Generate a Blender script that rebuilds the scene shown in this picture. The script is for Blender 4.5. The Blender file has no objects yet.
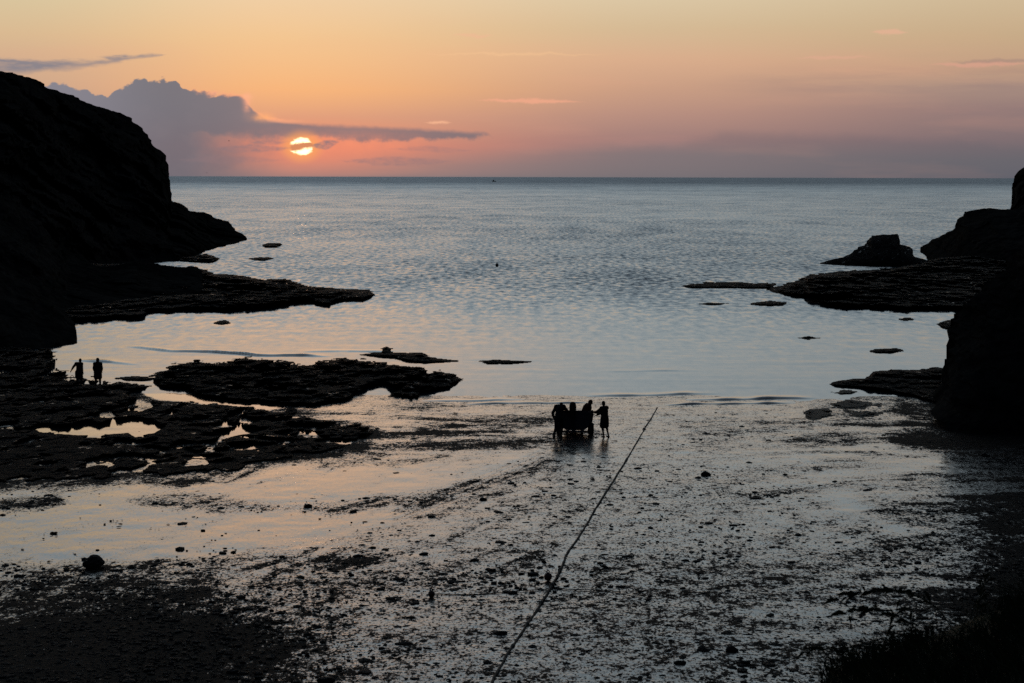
import bpy, bmesh, math, random
import numpy as np
from mathutils import Vector, Matrix

random.seed(7)
rng = np.random.default_rng(7)
S = bpy.context.scene
COL = S.collection
F = 2000.0            # focal length in pixels of a 1024 px wide frame
CAMZ = 12.6
PITCH = math.atan((341.5 - 176.7) / F)
ROLL = 0.00244
SLOPE, YW = 0.008, 115.0     # beach: z = SLOPE*(YW-y)

# ------------------------------------------------------------------ camera
cp, sp = math.cos(PITCH), math.sin(PITCH)
FWD = np.array([0, cp, -sp]); UP0 = np.array([0, sp, cp]); R0 = np.array([1.0, 0, 0])
RIGHT = R0 * math.cos(ROLL) + UP0 * math.sin(ROLL)
UP = UP0 * math.cos(ROLL) - R0 * math.sin(ROLL)
cam = bpy.data.objects.new('camera', bpy.data.cameras.new('camera'))
COL.objects.link(cam)
cam.matrix_world = Matrix(((RIGHT[0], UP[0], -FWD[0], 0), (RIGHT[1], UP[1], -FWD[1], 0),
                           (RIGHT[2], UP[2], -FWD[2], CAMZ), (0, 0, 0, 1)))
cam.data.sensor_width = 36.0
cam.data.lens = 36.0 * F / 1024
cam.data.clip_start = 0.2
cam.data.clip_end = 120000
cam.data.dof.use_dof = True
cam.data.dof.focus_distance = 100.0
cam.data.dof.aperture_fstop = 6.3
S.camera = cam

def ray(u, v):
    u = np.asarray(u, float); v = np.asarray(v, float)
    d = FWD + ((u - 512) / F)[..., None] * RIGHT + ((341.5 - v) / F)[..., None] * UP
    return d
def on_z(u, v, z):
    """point of the ray at height z (array)"""
    d = ray(u, v)
    t = (np.asarray(z) - CAMZ) / np.minimum(d[..., 2], -1e-5)
    p = d * t[..., None]; p[..., 2] += CAMZ
    return p
def on_beach(u, v, h=0.0):
    """point of the ray at height h above beach plane / sea level"""
    d = ray(u, v)
    # z = SLOPE*(YW-y)+h : CAMZ + t dz = SLOPE*YW - SLOPE*t dy + h
    t = (SLOPE * YW + h - CAMZ) / (d[..., 2] + SLOPE * d[..., 1])
    p = d * t[..., None]; p[..., 2] += CAMZ
    q = on_z(u, v, np.zeros(np.shape(p)[:-1]) + h)
    far = (p[..., 1] > YW)[..., None]
    return np.where(far, q, p)
def at(u, v, h=0.0):
    return Vector(on_beach(np.array(u), np.array(v), h))
def beach_z(x, y):
    return np.maximum(SLOPE * (YW - y), -0.6)

# ------------------------------------------------------------------ numpy noise
def _h(ix, iy, iz, s):
    n = (ix.astype(np.int64) * 374761393 + iy.astype(np.int64) * 668265263 + iz.astype(np.int64) * 2147483647 + s * 974634777) & 0xFFFFFFFF
    n = ((n ^ (n >> 13)) * 1274126177) & 0xFFFFFFFF
    n = ((n ^ (n >> 16)) * 2246822519) & 0xFFFFFFFF
    return ((n ^ (n >> 15)) & 0xFFFF) / 32767.5 - 1.0
def vnoise(x, y, z=None, s=0):
    z = np.zeros_like(x) if z is None else z
    x0, y0, z0 = np.floor(x), np.floor(y), np.floor(z)
    fx, fy, fz = x - x0, y - y0, z - z0
    fx, fy, fz = [f * f * f * (f * (f * 6 - 15) + 10) for f in (fx, fy, fz)]
    r = 0
    for a in (0, 1):
        for b in (0, 1):
            for c in (0, 1):
                w = (fx if a else 1 - fx) * (fy if b else 1 - fy) * (fz if c else 1 - fz)
                r = r + w * _h(x0 + a, y0 + b, z0 + c, s)
    return r
def fbm(x, y, z=None, o=4, s=0, g=0.5):
    r, a, t = 0, 1.0, 0
    for k in range(o):
        f = 2.0 ** k
        r = r + a * vnoise(x * f + 13.7 * k, y * f + 7.1 * k, None if z is None else z * f, s + k); t += a; a *= g
    return r / t
def sstep(a, b, x):
    t = np.clip((x - a) / (b - a), 0, 1)
    return t * t * (3 - 2 * t)
def poly_sd(u, v, poly, ky=2.5):
    """signed distance (+ inside) in pixels, vertical pixels weighted"""
    P = np.array(poly, float); n = len(P)
    ins = np.zeros(u.shape, bool); best = np.full(u.shape, 1e9)
    for i in range(n):
        x1, y1 = P[i]; x2, y2 = P[(i + 1) % n]
        c = ((y1 > v) != (y2 > v))
        with np.errstate(divide='ignore', invalid='ignore'):
            xi = (x2 - x1) * (v - y1) / (y2 - y1 + 1e-12) + x1
        ins ^= c & (u < xi)
        ax, ay, bx, by = x1, y1 * ky, x2, y2 * ky
        dx, dy = bx - ax, by - ay
        t = np.clip(((u - ax) * dx + (v * ky - ay) * dy) / (dx * dx + dy * dy + 1e-9), 0, 1)
        best = np.minimum(best, np.hypot(u - ax - t * dx, v * ky - ay - t * dy))
    return np.where(ins, best, -best)

# ------------------------------------------------------------------ object helpers
def link(name, me, mat=None, parent=None):
    o = bpy.data.objects.new(name, me); COL.objects.link(o)
    if mat is not None and me is not None: me.materials.append(mat)
    if parent is not None: o.parent = parent
    return o
def tag(o, label=None, cat=None, group=None, kind=None):
    if label: o['label'] = label
    if cat: o['category'] = cat
    if group: o['group'] = group
    if kind: o['kind'] = kind
    return o
def empty(name, loc, rz=0.0):
    o = bpy.data.objects.new(name, None); COL.objects.link(o)
    o.location = loc; o.rotation_euler = (0, 0, rz); o.empty_display_size = 0.2
    return o
def grid_mesh(name, P, keep=None, smooth=False):
    """P: (rows, cols, 3) -> mesh; keep: (rows, cols) bool"""
    r, c, _ = P.shape
    idx = np.arange(r * c).reshape(r, c)
    q = np.stack([idx[:-1, :-1], idx[:-1, 1:], idx[1:, 1:], idx[1:, :-1]], -1).reshape(-1, 4)
    if keep is not None:
        k = keep.reshape(-1)
        q = q[k[q].any(1)]
    used = np.zeros(r * c, bool); used[q.ravel()] = True
    mp = np.cumsum(used) - 1
    return raw_mesh(name, P.reshape(-1, 3)[used], mp[q], smooth), used
def raw_mesh(name, V, Q, smooth=False):
    me = bpy.data.meshes.new(name)
    V = np.ascontiguousarray(V, np.float32); Q = np.ascontiguousarray(Q, np.int32); k = Q.shape[1]
    me.vertices.add(len(V)); me.vertices.foreach_set('co', V.ravel())
    me.loops.add(Q.size); me.loops.foreach_set('vertex_index', Q.ravel())
    me.polygons.add(len(Q)); me.polygons.foreach_set('loop_start', np.arange(0, Q.size, k, dtype=np.int32))
    try: me.polygons.foreach_set('loop_total', np.full(len(Q), k, np.int32))
    except Exception: pass
    me.update(calc_edges=True); me.validate()
    me.polygons.foreach_set('use_smooth', np.full(len(me.polygons), smooth, bool))
    return me
def bm_obj(name, bm, mat, parent=None, smooth=True):
    me = bpy.data.meshes.new(name); bm.normal_update(); bm.to_mesh(me); bm.free()
    for p in me.polygons: p.use_smooth = smooth
    return link(name, me, mat, parent)

# ------------------------------------------------------------------ node DSL
class E:
    def __init__(s, nt, sock): s.nt, s.k = nt, sock
    def _m(s, op, *a, clamp=False):
        n = s.nt.nodes.new('ShaderNodeMath'); n.operation = op; n.use_clamp = clamp
        for i, x in enumerate((s,) + a):
            if isinstance(x, E): s.nt.links.new(x.k, n.inputs[i])
            else: n.inputs[i].default_value = x
        return E(s.nt, n.outputs[0])
    def __add__(s, o): return s._m('ADD', o)
    def __radd__(s, o): return s._m('ADD', o)
    def __sub__(s, o): return s._m('SUBTRACT', o)
    def __rsub__(s, o): return (s * -1.0) + o
    def __mul__(s, o): return s._m('MULTIPLY', o)
    def __rmul__(s, o): return s._m('MULTIPLY', o)
    def __truediv__(s, o): return s._m('DIVIDE', o)
    def clamp(s): return s._m('ADD', 0.0, clamp=True)
    def exp(s): return s._m('EXPONENT')
    def sqrt(s): return s._m('SQRT')
    def abs(s): return s._m('ABSOLUTE')
    def max(s, o): return s._m('MAXIMUM', o)
    def min(s, o): return s._m('MINIMUM', o)
    def step(s, a, b, lo=0.0, hi=1.0):
        n = s.nt.nodes.new('ShaderNodeMapRange'); n.interpolation_type = 'SMOOTHSTEP'
        s.nt.links.new(s.k, n.inputs[0])
        if a > b: a, b, lo, hi = b, a, hi, lo
        for i, x in zip((1, 2, 3, 4), (a, b, lo, hi)): n.inputs[i].default_value = x
        return E(s.nt, n.outputs[0])
    def gauss(s, c, w):
        t = (s - c) / w
        return (t * t * -1.0).exp()
def comb(nt, x, y, z=0.0):
    n = nt.nodes.new('ShaderNodeCombineXYZ')
    for i, a in enumerate((x, y, z)):
        if isinstance(a, E): nt.links.new(a.k, n.inputs[i])
        else: n.inputs[i].default_value = a
    return n.outputs[0]
def noise(nt, vec, scale=1.0, detail=4.0, rough=0.5, dist=0.0, lac=2.0):
    n = nt.nodes.new('ShaderNodeTexNoise')
    nt.links.new(vec, n.inputs['Vector'])
    n.inputs['Scale'].default_value = scale; n.inputs['Detail'].default_value = detail
    n.inputs['Roughness'].default_value = rough; n.inputs['Distortion'].default_value = dist
    return E(nt, n.outputs[0])
def voro(nt, vec, scale=1.0, smooth=0.4):
    n = nt.nodes.new('ShaderNodeTexVoronoi'); n.feature = 'SMOOTH_F1'
    nt.links.new(vec, n.inputs['Vector']); n.inputs['Scale'].default_value = scale
    n.inputs['Smoothness'].default_value = smooth
    return E(nt, n.outputs['Distance'])
def curve(nt, x, pts):
    """piecewise linear function by a float curve; x real -> y real"""
    xs = [p[0] for p in pts]; ys = [p[1] for p in pts]
    x0, x1 = min(xs), max(xs); y0, y1 = min(ys), max(ys)
    n = nt.nodes.new('ShaderNodeFloatCurve'); c = n.mapping.curves[0]
    q = [((a - x0) / (x1 - x0), (b - y0) / (y1 - y0 + 1e-9)) for a, b in pts]
    while len(c.points) < len(q): c.points.new(0.5, 0.5)
    for p, (a, b) in zip(c.points, q): p.location = (a, b); p.handle_type = 'VECTOR'
    n.mapping.update()
    nt.links.new(((x - x0) / (x1 - x0)).clamp().k, n.inputs['Value'])
    return E(nt, n.outputs[0]) * (y1 - y0) + y0
def lin(c):
    return tuple(((x / 255) / 12.92 if x <= 10.3 else ((x / 255 + 0.055) / 1.055) ** 2.4) for x in c) + (1.0,)
def ramp(nt, fac, stops):
    n = nt.nodes.new('ShaderNodeValToRGB'); cr = n.color_ramp
    while len(cr.elements) < len(stops): cr.elements.new(0.5)
    for e, (p, c) in zip(cr.elements, stops): e.position = p; e.color = lin(c)
    nt.links.new(fac.k, n.inputs[0]); return n.outputs[0]
def mixc(nt, fac, a, b, mode='MIX'):
    n = nt.nodes.new('ShaderNodeMix'); n.data_type = 'RGBA'; n.blend_type = mode
    for i, x in ((0, fac), (6, a), (7, b)):
        if isinstance(x, E): nt.links.new(x.k, n.inputs[i])
        elif isinstance(x, bpy.types.NodeSocket): nt.links.new(x, n.inputs[i])
        else: n.inputs[i].default_value = x
    return n.outputs[2]

# ------------------------------------------------------------------ world: dusk sky with clouds
SUN_X, SUN_Y = -209.0, 29.3         # azimuth, elevation in 1/2000 rad
SUN_AZ, SUN_EL = SUN_X / F, SUN_Y / F
w = bpy.data.worlds.new('World'); S.world = w; w.use_nodes = True
nt = w.node_tree; nt.nodes.clear()
out = nt.nodes.new('ShaderNodeOutputWorld')
sky = nt.nodes.new('ShaderNodeTexSky'); sky.sky_type = 'NISHITA'; sky.sun_disc = False
sky.sun_elevation = SUN_EL; sky.sun_rotation = SUN_AZ
sky.air_density = 1.0; sky.dust_density = 2.0; sky.ozone_density = 1.5
bg1 = nt.nodes.new('ShaderNodeBackground'); bg1.inputs[1].default_value = 0.10
nt.links.new(sky.outputs[0], bg1.inputs[0])
tc = nt.nodes.new('ShaderNodeTexCoord')
sx = nt.nodes.new('ShaderNodeSeparateXYZ'); nt.links.new(tc.outputs['Generated'], sx.inputs[0])
dx, dy, dz = [E(nt, sx.outputs[i]) for i in range(3)]
X = dx._m('ARCTAN2', dy) * F
Y = dz._m('ARCSINE') * F
el = (Y / F * (180 / math.pi)).max(0.0)
fac = (el / 90.0).sqrt()
def st(el, c): return (math.sqrt(max(el, 0) / 90.0), c)
def py(v): return (176.7 - v) / F * 180 / math.pi
HI = [(16, (188, 206, 215)), (24, (168, 189, 205)), (45, (78, 94, 120)), (90, (46, 57, 78))]
r_sun = ramp(nt, fac, [st(0, (142, 124, 124)), st(py(165), (176, 132, 122)), st(py(147), (226, 142, 116)), st(py(118), (226, 162, 126)),
                       st(py(92), (248, 182, 124)), st(py(40), (243, 198, 146)), st(py(0), (240, 207, 165)), st(8, (253, 208, 172)), st(10.8, (250, 206, 170)), st(13.5, (218, 207, 194))] + [st(*a) for a in HI])
r_mid = ramp(nt, fac, [st(0, (118, 113, 117)), st(py(155), (136, 121, 122)), st(py(140), (160, 126, 122)), st(py(115), (184, 143, 128)),
                       st(py(90), (202, 158, 132)), st(py(60), (218, 174, 141)), st(py(30), (213, 186, 149)), st(py(0), (219, 199, 165)), st(7, (220, 203, 184)), st(9.0, (217, 206, 190)), st(11.5, (200, 211, 214))] + [st(*a) for a in HI])
r_rgt = ramp(nt, fac, [st(0, (97, 97, 106)), st(py(160), (109, 105, 110)), st(py(140), (126, 110, 113)), st(py(110), (148, 123, 120)),
                       st(py(90), (168, 141, 128)), st(py(70), (195, 158, 131)), st(py(40), (199, 171, 136)), st(py(0), (208, 186, 152)), st(7, (213, 196, 176)), st(9.0, (210, 197, 180)), st(11.5, (191, 202, 206))] + [st(*a) for a in HI])
r_lft = ramp(nt, fac, [st(0, (140, 124, 126)), st(py(120), (195, 155, 135)), st(py(60), (214, 176, 142)), st(py(40), (218, 186, 146)),
                       st(py(0), (217, 199, 160)), st(8, (232, 204, 166)), st(10.8, (226, 200, 164)), st(13.5, (198, 204, 208))] + [st(*a) for a in HI])
c = mixc(nt, X.step(-230, 160), r_sun, r_mid)
c = mixc(nt, X.step(100, 520), c, r_rgt)
c = mixc(nt, X.step(-230, -500), c, r_lft)
# far from the sun the lower sky goes dull blue grey
dull = ramp(nt, fac, [st(0, (30, 34, 46)), st(10, (36, 42, 55)), st(30, (40, 48, 64)), st(90, (46, 57, 78))])
gain = Y.step(182, 265) * (0.07 + X.gauss(-230, 300) * 0.40) + 1.0  # extra sky brightness above the frame, added to lift sand and sea reflections
gn = nt.nodes.new('ShaderNodeVectorMath'); gn.operation = 'SCALE'
nt.links.new(c, gn.inputs[0]); nt.links.new(gain.k, gn.inputs['Scale']); c = gn.outputs[0]
azd = (dx * math.sin(SUN_AZ) + dy * math.cos(SUN_AZ))      # cos of angle from sun azimuth
c = mixc(nt, azd.step(0.93, 0.1), c, dull)
# fine streaky variation of the haze
vst = comb(nt, X * 0.004, Y * 0.03)
n1 = noise(nt, vst, 1.0, 5, 0.55)
c = mixc(nt, ((n1 - 0.5) * 1.6).clamp() * Y.step(190, 100) * 0.35, c, lin((238, 170, 140)))
# low haze bank to the right
vb = comb(nt, X * 0.012, Y * 0.02)
nb = noise(nt, vb, 1.0, 5, 0.6)
bank = (curve(nt, X, [(-520, 20), (-40, 22), (60, 30), (160, 33), (210, 47), (260, 44), (330, 42), (420, 36), (520, 34)]) + (nb - 0.5) * 22 - Y).step(-4, 9) * X.step(-60, 120)
c = mixc(nt, bank * 0.32, c, mixc(nt, X.step(0, 500), lin((122, 112, 115)), lin((96, 96, 105))))
nb2 = noise(nt, comb(nt, X * 0.006 + 4, Y * 0.06), 1.0, 5, 0.6)
c = mixc(nt, Y.gauss(92, 14) * X.step(140, 420) * (nb2 - 0.42).clamp() * 2.2, c, lin((150, 125, 122)))
# pink glow under and around the sun
rs = ((((X - SUN_X) / 95) * ((X - SUN_X) / 95)) + (((Y - 26.0) / 22) * ((Y - 26.0) / 22)))
c = mixc(nt, (rs * -1.0).exp() * 0.75, c, lin((240, 140, 108)))
# --- clouds (angular shapes)
vc = comb(nt, X * 0.045, Y * 0.06)
fine = noise(nt, vc, 1.0, 6, 0.6)
fine2 = noise(nt, comb(nt, X * 0.11, Y * 0.22), 1.0, 4, 0.6)
vo = voro(nt, comb(nt, X * 0.07, Y * 0.07), 1.0, 0.3)
vo2 = voro(nt, comb(nt, X * 0.13, Y * 0.13), 1.0, 0.3)
puff = (0.55 - vo) * 12 + (0.5 - vo2) * 7 + (fine - 0.5) * 22
# the sky-px outline of the big cumulus (x-512, 176.7-y)
top = curve(nt, X, [(-700, 60), (-520, 80), (-465, 88), (-440, 88), (-415, 84), (-398, 72), (-390, 80), (-376, 91), (-350, 93), (-332, 94), (-324, 86),
                    (-318, 82), (-296, 82), (-284, 79), (-272, 80), (-265, 76), (-258, 68), (-251, 61), (-242, 56), (-225, 54), (-180, 51.5), (-120, 49.5), (-60, 46.5), (-25, 44), (-16, 36), (10, 10)])
edge = top + puff * X.step(-240, -285) * 0.7 + (fine - 0.5) * 6 - Y
bot = curve(nt, X, [(-700, 40), (-225, 39), (-205, 40), (-165, 38.5), (-145, 36.5), (-120, 37.5), (-60, 39), (-25, 41), (10, 41)])
lowe = Y - bot - (fine - 0.5) * 18
cum = (edge * X.step(-260, -200, 1.0, 0.45)).step(-0.6, 2.0) * (lowe * X.step(-235, -205, 1.0, 4.0)).step(-16, 5).max((X + (nb - 0.5) * 90).step(-200, -325))
ccol = mixc(nt, Y.step(10, 80), lin((114, 108, 116)), lin((115, 115, 124)))
ccol = mixc(nt, X.step(-330, -450), ccol, lin((132, 131, 142)))
ccol = mixc(nt, (((X - SUN_X) / 75) * ((X - SUN_X) / 75) * -1.0).exp() * 0.42, ccol, lin((158, 128, 124)))
nin = noise(nt, comb(nt, X * 0.02, Y * 0.03), 1.0, 4, 0.55)
ccol = mixc(nt, ((nin - 0.5) * 0.9).clamp(), ccol, lin((134, 126, 132)))
# bright silver lining, strongest towards the sun
rim = edge.step(-2.4, 0.2) * edge.step(3.6, 0.4) * X.step(-345, -285) * X.step(-190, -235)
c = mixc(nt, cum * X.step(-250, -120, 0.96, 0.8), c, ccol)
c = mixc(nt, rim * ((fine - 0.35) * 3.0).clamp(), c, lin((255, 172, 128)))
def blob(x0, y0, ax_, ay_, k, col):
    global c
    q = ((X - x0) / ax_) * ((X - x0) / ax_) + ((Y - y0) / ay_) * ((Y - y0) / ay_)
    c = mixc(nt, (q * -1.0).exp() * ((fine - 0.25) * 2.6).clamp() * k, c, lin(col))
blob(-262, 70, 3.6, 8, 1.0, (255, 176, 138)); blob(-262, 78, 5, 3, 0.9, (255, 180, 140)); blob(-248, 58, 10, 4.0, 1.0, (255, 176, 120)); blob(-294, 81, 6, 2.4, 0.6, (240, 170, 140)); blob(-228, 54, 16, 1.6, 0.6, (240, 165, 130))
# warm gap right of the cumulus, below the stratus: light breaking through
gap = ((Y - 33.0) / 9.5)
g2 = (gap * gap * -1.0).exp() * X.step(-285, -235) * X.step(-60, -150)
c = mixc(nt, g2 * ((fine - 0.3) * 2.2).clamp() * 0.7, c, lin((255, 150, 112)))
# small grey bars in front of the sun
def bar(x0, x1, yc, hw, slope=0.0, amp=6.0):
    m = (X - (x0 + x1) / 2)
    prof = 1.0 - (m / ((x1 - x0) / 2)) * (m / ((x1 - x0) / 2))
    return ((prof * hw).max(-6.0) - (Y - yc - m * slope + (fine - 0.5) * amp).abs()).step(-1.2, 1.6)
b_all = (bar(-300, -218, 27, 4.0, 0.03) * 0.75).max(bar(-200, -172, 31.5, 4.4, 0.16)).max(bar(-170, -60, 15, 4.5) * 0.55).max(bar(-262, -222, 33, 2.6, 0.05) * 0.6).max(bar(-120, -40, 27, 3.0, -0.02) * 0.4).max(bar(-330, -230, 16, 4) * 0.4)
# upper left thin bars
nl = noise(nt, comb(nt, X * 0.02, Y * 0.11), 1.0, 5, 0.55)
ul = (curve(nt, X, [(-700, 107), (-512, 108), (-470, 108), (-440, 111), (-400, 114), (-360, 119), (-338, 121), (-332, 121)]) + (nl - 0.5) * 16)
ulw = curve(nt, X, [(-700, 9), (-512, 9), (-470, 7.5), (-420, 6), (-395, 4.0), (-370, 2.6), (-345, 1.6), (-334, -4), (700, -4)])
um = (ulw * 0.85 - (Y - ul + 3.0).abs() + (fine - 0.5) * 5).step(-2.2, 3.0)
c = mixc(nt, um * ((nl - 0.2) * 2.6).clamp() * 0.9, c, lin((130, 128, 138)))
# thin pink wisps
def wisp(x0, x1, yc, hw, col, k):
    global c
    c = mixc(nt, bar(x0, x1, yc, hw, 0.0, 9.0) * k, c, lin(col))
wisp(-32, 66, 75, 2.2, (246, 172, 140), 0.7); wisp(-60, -20, 139, 2, (245, 180, 150), 0.35)
wisp(352, 386, 141, 2.6, (234, 178, 150), 0.6); wisp(280, 350, 117, 2.0, (232, 172, 148), 0.35)
wisp(410, 500, 109, 2.6, (226, 162, 142), 0.5); wisp(-80, 80, 121, 1.2, (250, 200, 150), 0.4); wisp(430, 520, 112, 2.2, (160, 132, 124), 0.5)
wisp(-86, -62, 53.5, 1.6, (255, 190, 150), 0.7)
# sun disc
rd = ((X - SUN_X) * (X - SUN_X) + (Y - SUN_Y) * (Y - SUN_Y) * 1.75).sqrt()
c = mixc(nt, rd.step(26, 9) * 0.75, c, lin((255, 168, 96)))
c = mixc(nt, (b_all * ((fine2 - 0.2) * 2.2).clamp()) * 0.95, c, lin((146, 120, 122)))
band = ((Y - SUN_Y - 0.0 - (X - SUN_X) * 0.10 + (fine - 0.5) * 7 + (fine2 - 0.5) * 6).abs()).step(2.0, 4.8)
disc = (rd + (fine2 - 0.5) * 9).step(12.8, 9.2) * (band * 0.98 + 0.02)
c = mixc(nt, rd.step(12.5, 9.5) * (1.0 - band) * 0.85, c, lin((205, 128, 88)))
disc = disc * (lowe.step(1, -3) )
sunc = nt.nodes.new('ShaderNodeMix'); sunc.data_type = 'RGBA'
nt.links.new(disc.k, sunc.inputs[0]); nt.links.new(c, sunc.inputs[6]); sunc.inputs[7].default_value = (2.2, 1.75, 1.0, 1)
c = sunc.outputs[2]
bg2 = nt.nodes.new('ShaderNodeBackground'); bg2.inputs[1].default_value = 1.0
nt.links.new(c, bg2.inputs[0])
ms = nt.nodes.new('ShaderNodeMixShader')
nt.links.new(el.step(14, 50, 1.0, 0.35).k, ms.inputs[0])
nt.links.new(bg1.outputs[0], ms.inputs[1]); nt.links.new(bg2.outputs[0], ms.inputs[2])
nt.links.new(ms.outputs[0], out.inputs[0])
w.cycles.sampling_method = 'MANUAL'; w.cycles.sample_map_resolution = 2048

sun = bpy.data.lights.new('sun', 'SUN'); sun.energy = 0.010; sun.angle = math.radians(0.5); sun.color = (1.0, 0.5, 0.25)
so = bpy.data.objects.new('sun', sun); COL.objects.link(so)
sd = Vector((math.sin(SUN_AZ) * math.cos(SUN_EL), math.cos(SUN_AZ) * math.cos(SUN_EL), math.sin(SUN_EL)))
so.rotation_euler = sd.to_track_quat('Z', 'Y').to_euler()
so.location = (0, 0, 60)

S.render.engine = 'CYCLES'; S.cycles.use_denoising = False; S.cycles.max_bounces = 4
S.view_settings.view_transform = 'Standard'; S.view_settings.look = 'None'
S.view_settings.exposure = 0; S.view_settings.gamma = 1; S.view_settings.use_curve_mapping = False

# ------------------------------------------------------------------ materials
def new_mat(name):
    m = bpy.data.materials.new(name); m.use_nodes = True
    n = m.node_tree; b = n.nodes['Principled BSDF']
    return m, n, b
def simple(name, col, rough=0.7, spec=0.3, var=0.25, scale=8.0, metal=0.0):
    m, n, b = new_mat(name)
    t = n.nodes.new('ShaderNodeTexCoord')
    f = noise(n, t.outputs['Object'], scale, 4, 0.6)
    a = tuple(x * (1 - var) for x in col) + (1,); z = tuple(min(1, x * (1 + var)) for x in col) + (1,)
    n.links.new(mixc(n, f, a, z), b.inputs['Base Color'])
    n.links.new((f * 0.2 + (rough - 0.1)).k, b.inputs['Roughness'])
    b.inputs['Specular IOR Level'].default_value = spec; b.inputs['Metallic'].default_value = metal
    return m
def rock_mat(name, ca, cb, spec=0.15, scale=0.35, wet=False):
    m, n, b = new_mat(name)
    g = n.nodes.new('ShaderNodeNewGeometry')
    f = noise(n, g.outputs['Position'], scale, 8, 0.65)
    f2 = noise(n, g.outputs['Position'], scale * 8, 5, 0.6)
    n.links.new(mixc(n, (f * 0.6 + f2 * 0.4).step(0.38, 0.62), ca + (1,), cb + (1,)), b.inputs['Base Color'])
    n.links.new((f2 * 0.4 + 0.55).k, b.inputs['Roughness'])
    if wet:
        fw = noise(n, g.outputs['Position'], 1.3, 5, 0.6).step(0.63, 0.69)
        n.links.new(((f2 * 0.4 + 0.55) * (1.0 - fw) + fw * 0.22).k, b.inputs['Roughness'])
        n.links.new((fw * 0.14 + spec).k, b.inputs['Specular IOR Level'])
    else:
        b.inputs['Specular IOR Level'].default_value = spec
    bu = n.nodes.new('ShaderNodeBump'); bu.inputs['Strength'].default_value = 0.7; bu.inputs['Distance'].default_value = 0.25
    n.links.new((f * 2 + f2).k, bu.inputs['Height']); n.links.new(bu.outputs[0], b.inputs['Normal'])
    return m
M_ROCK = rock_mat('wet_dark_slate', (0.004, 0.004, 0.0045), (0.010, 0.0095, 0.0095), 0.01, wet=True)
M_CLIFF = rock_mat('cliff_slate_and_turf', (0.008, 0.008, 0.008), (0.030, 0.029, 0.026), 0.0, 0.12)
M_WEED = rock_mat('bladder_wrack', (0.010, 0.011, 0.006), (0.026, 0.028, 0.014), 0.25, 2.0)
M_STONE = rock_mat('wet_pebble', (0.010, 0.010, 0.011), (0.026, 0.025, 0.024), 0.08, 3.0)

def make_sea_mat():
    m, n, b = new_mat('sea_water')
    g = n.nodes.new('ShaderNodeNewGeometry')
    s = n.nodes.new('ShaderNodeSeparateXYZ'); n.links.new(g.outputs['Position'], s.inputs[0])
    x, y = E(n, s.outputs[0]), E(n, s.outputs[1])
    b.inputs['Base Color'].default_value = (0.012, 0.024, 0.036, 1)
    b.inputs['IOR'].default_value = 1.333
    off = y.step(125, 260)                         # calm in the cove, wind ripple outside
    patch = noise(n, comb(n, x * 0.006, y * 0.0030), 1.0, 5, 0.6)
    patch2 = noise(n, comb(n, x * 0.02 + 3, y * 0.010), 1.0, 4, 0.6)
    a0 = noise(n, comb(n, x * 0.10, y * 0.030), 1.0, 4, 0.55)
    a1 = noise(n, comb(n, x * 1.1, y * 0.34), 1.0, 5, 0.70) * 0.80 + a0 * 0.20
    a2 = noise(n, comb(n, x * 1.1 + 50, y * 0.34 + 20), 1.0, 5, 0.70)
    c1 = noise(n, comb(n, x * 0.5, y * 0.9), 1.0, 4, 0.6)
    amp = (off * 0.75 + 0.05) * (patch.step(0.35, 0.65) * 0.30 + patch2.step(0.35, 0.65) * 0.30 + 0.65)
    far = y.step(350, 2500)
    sy = -0.050 - amp * 0.115 - y.step(500, 5000) * 0.115 + (a1 - 0.5) * amp * (1.25 - far * 0.5) + (c1 - 0.5) * (amp * 0.15 + 0.012)
    sxx = (a2 - 0.5) * amp * 0.4
    nv = n.nodes.new('ShaderNodeVectorMath'); nv.operation = 'ADD'
    n.links.new(comb(n, sxx, sy, 0.0), nv.inputs[0]); n.links.new(g.outputs['Normal'], nv.inputs[1])
    nn = n.nodes.new('ShaderNodeVectorMath'); nn.operation = 'NORMALIZE'; n.links.new(nv.outputs[0], nn.inputs[0])
    n.links.new(nn.outputs[0], b.inputs['Normal'])
    n.links.new((off * 0.08 + 0.11).k, b.inputs['Roughness'])
    return m
M_SEA = make_sea_mat()

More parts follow.
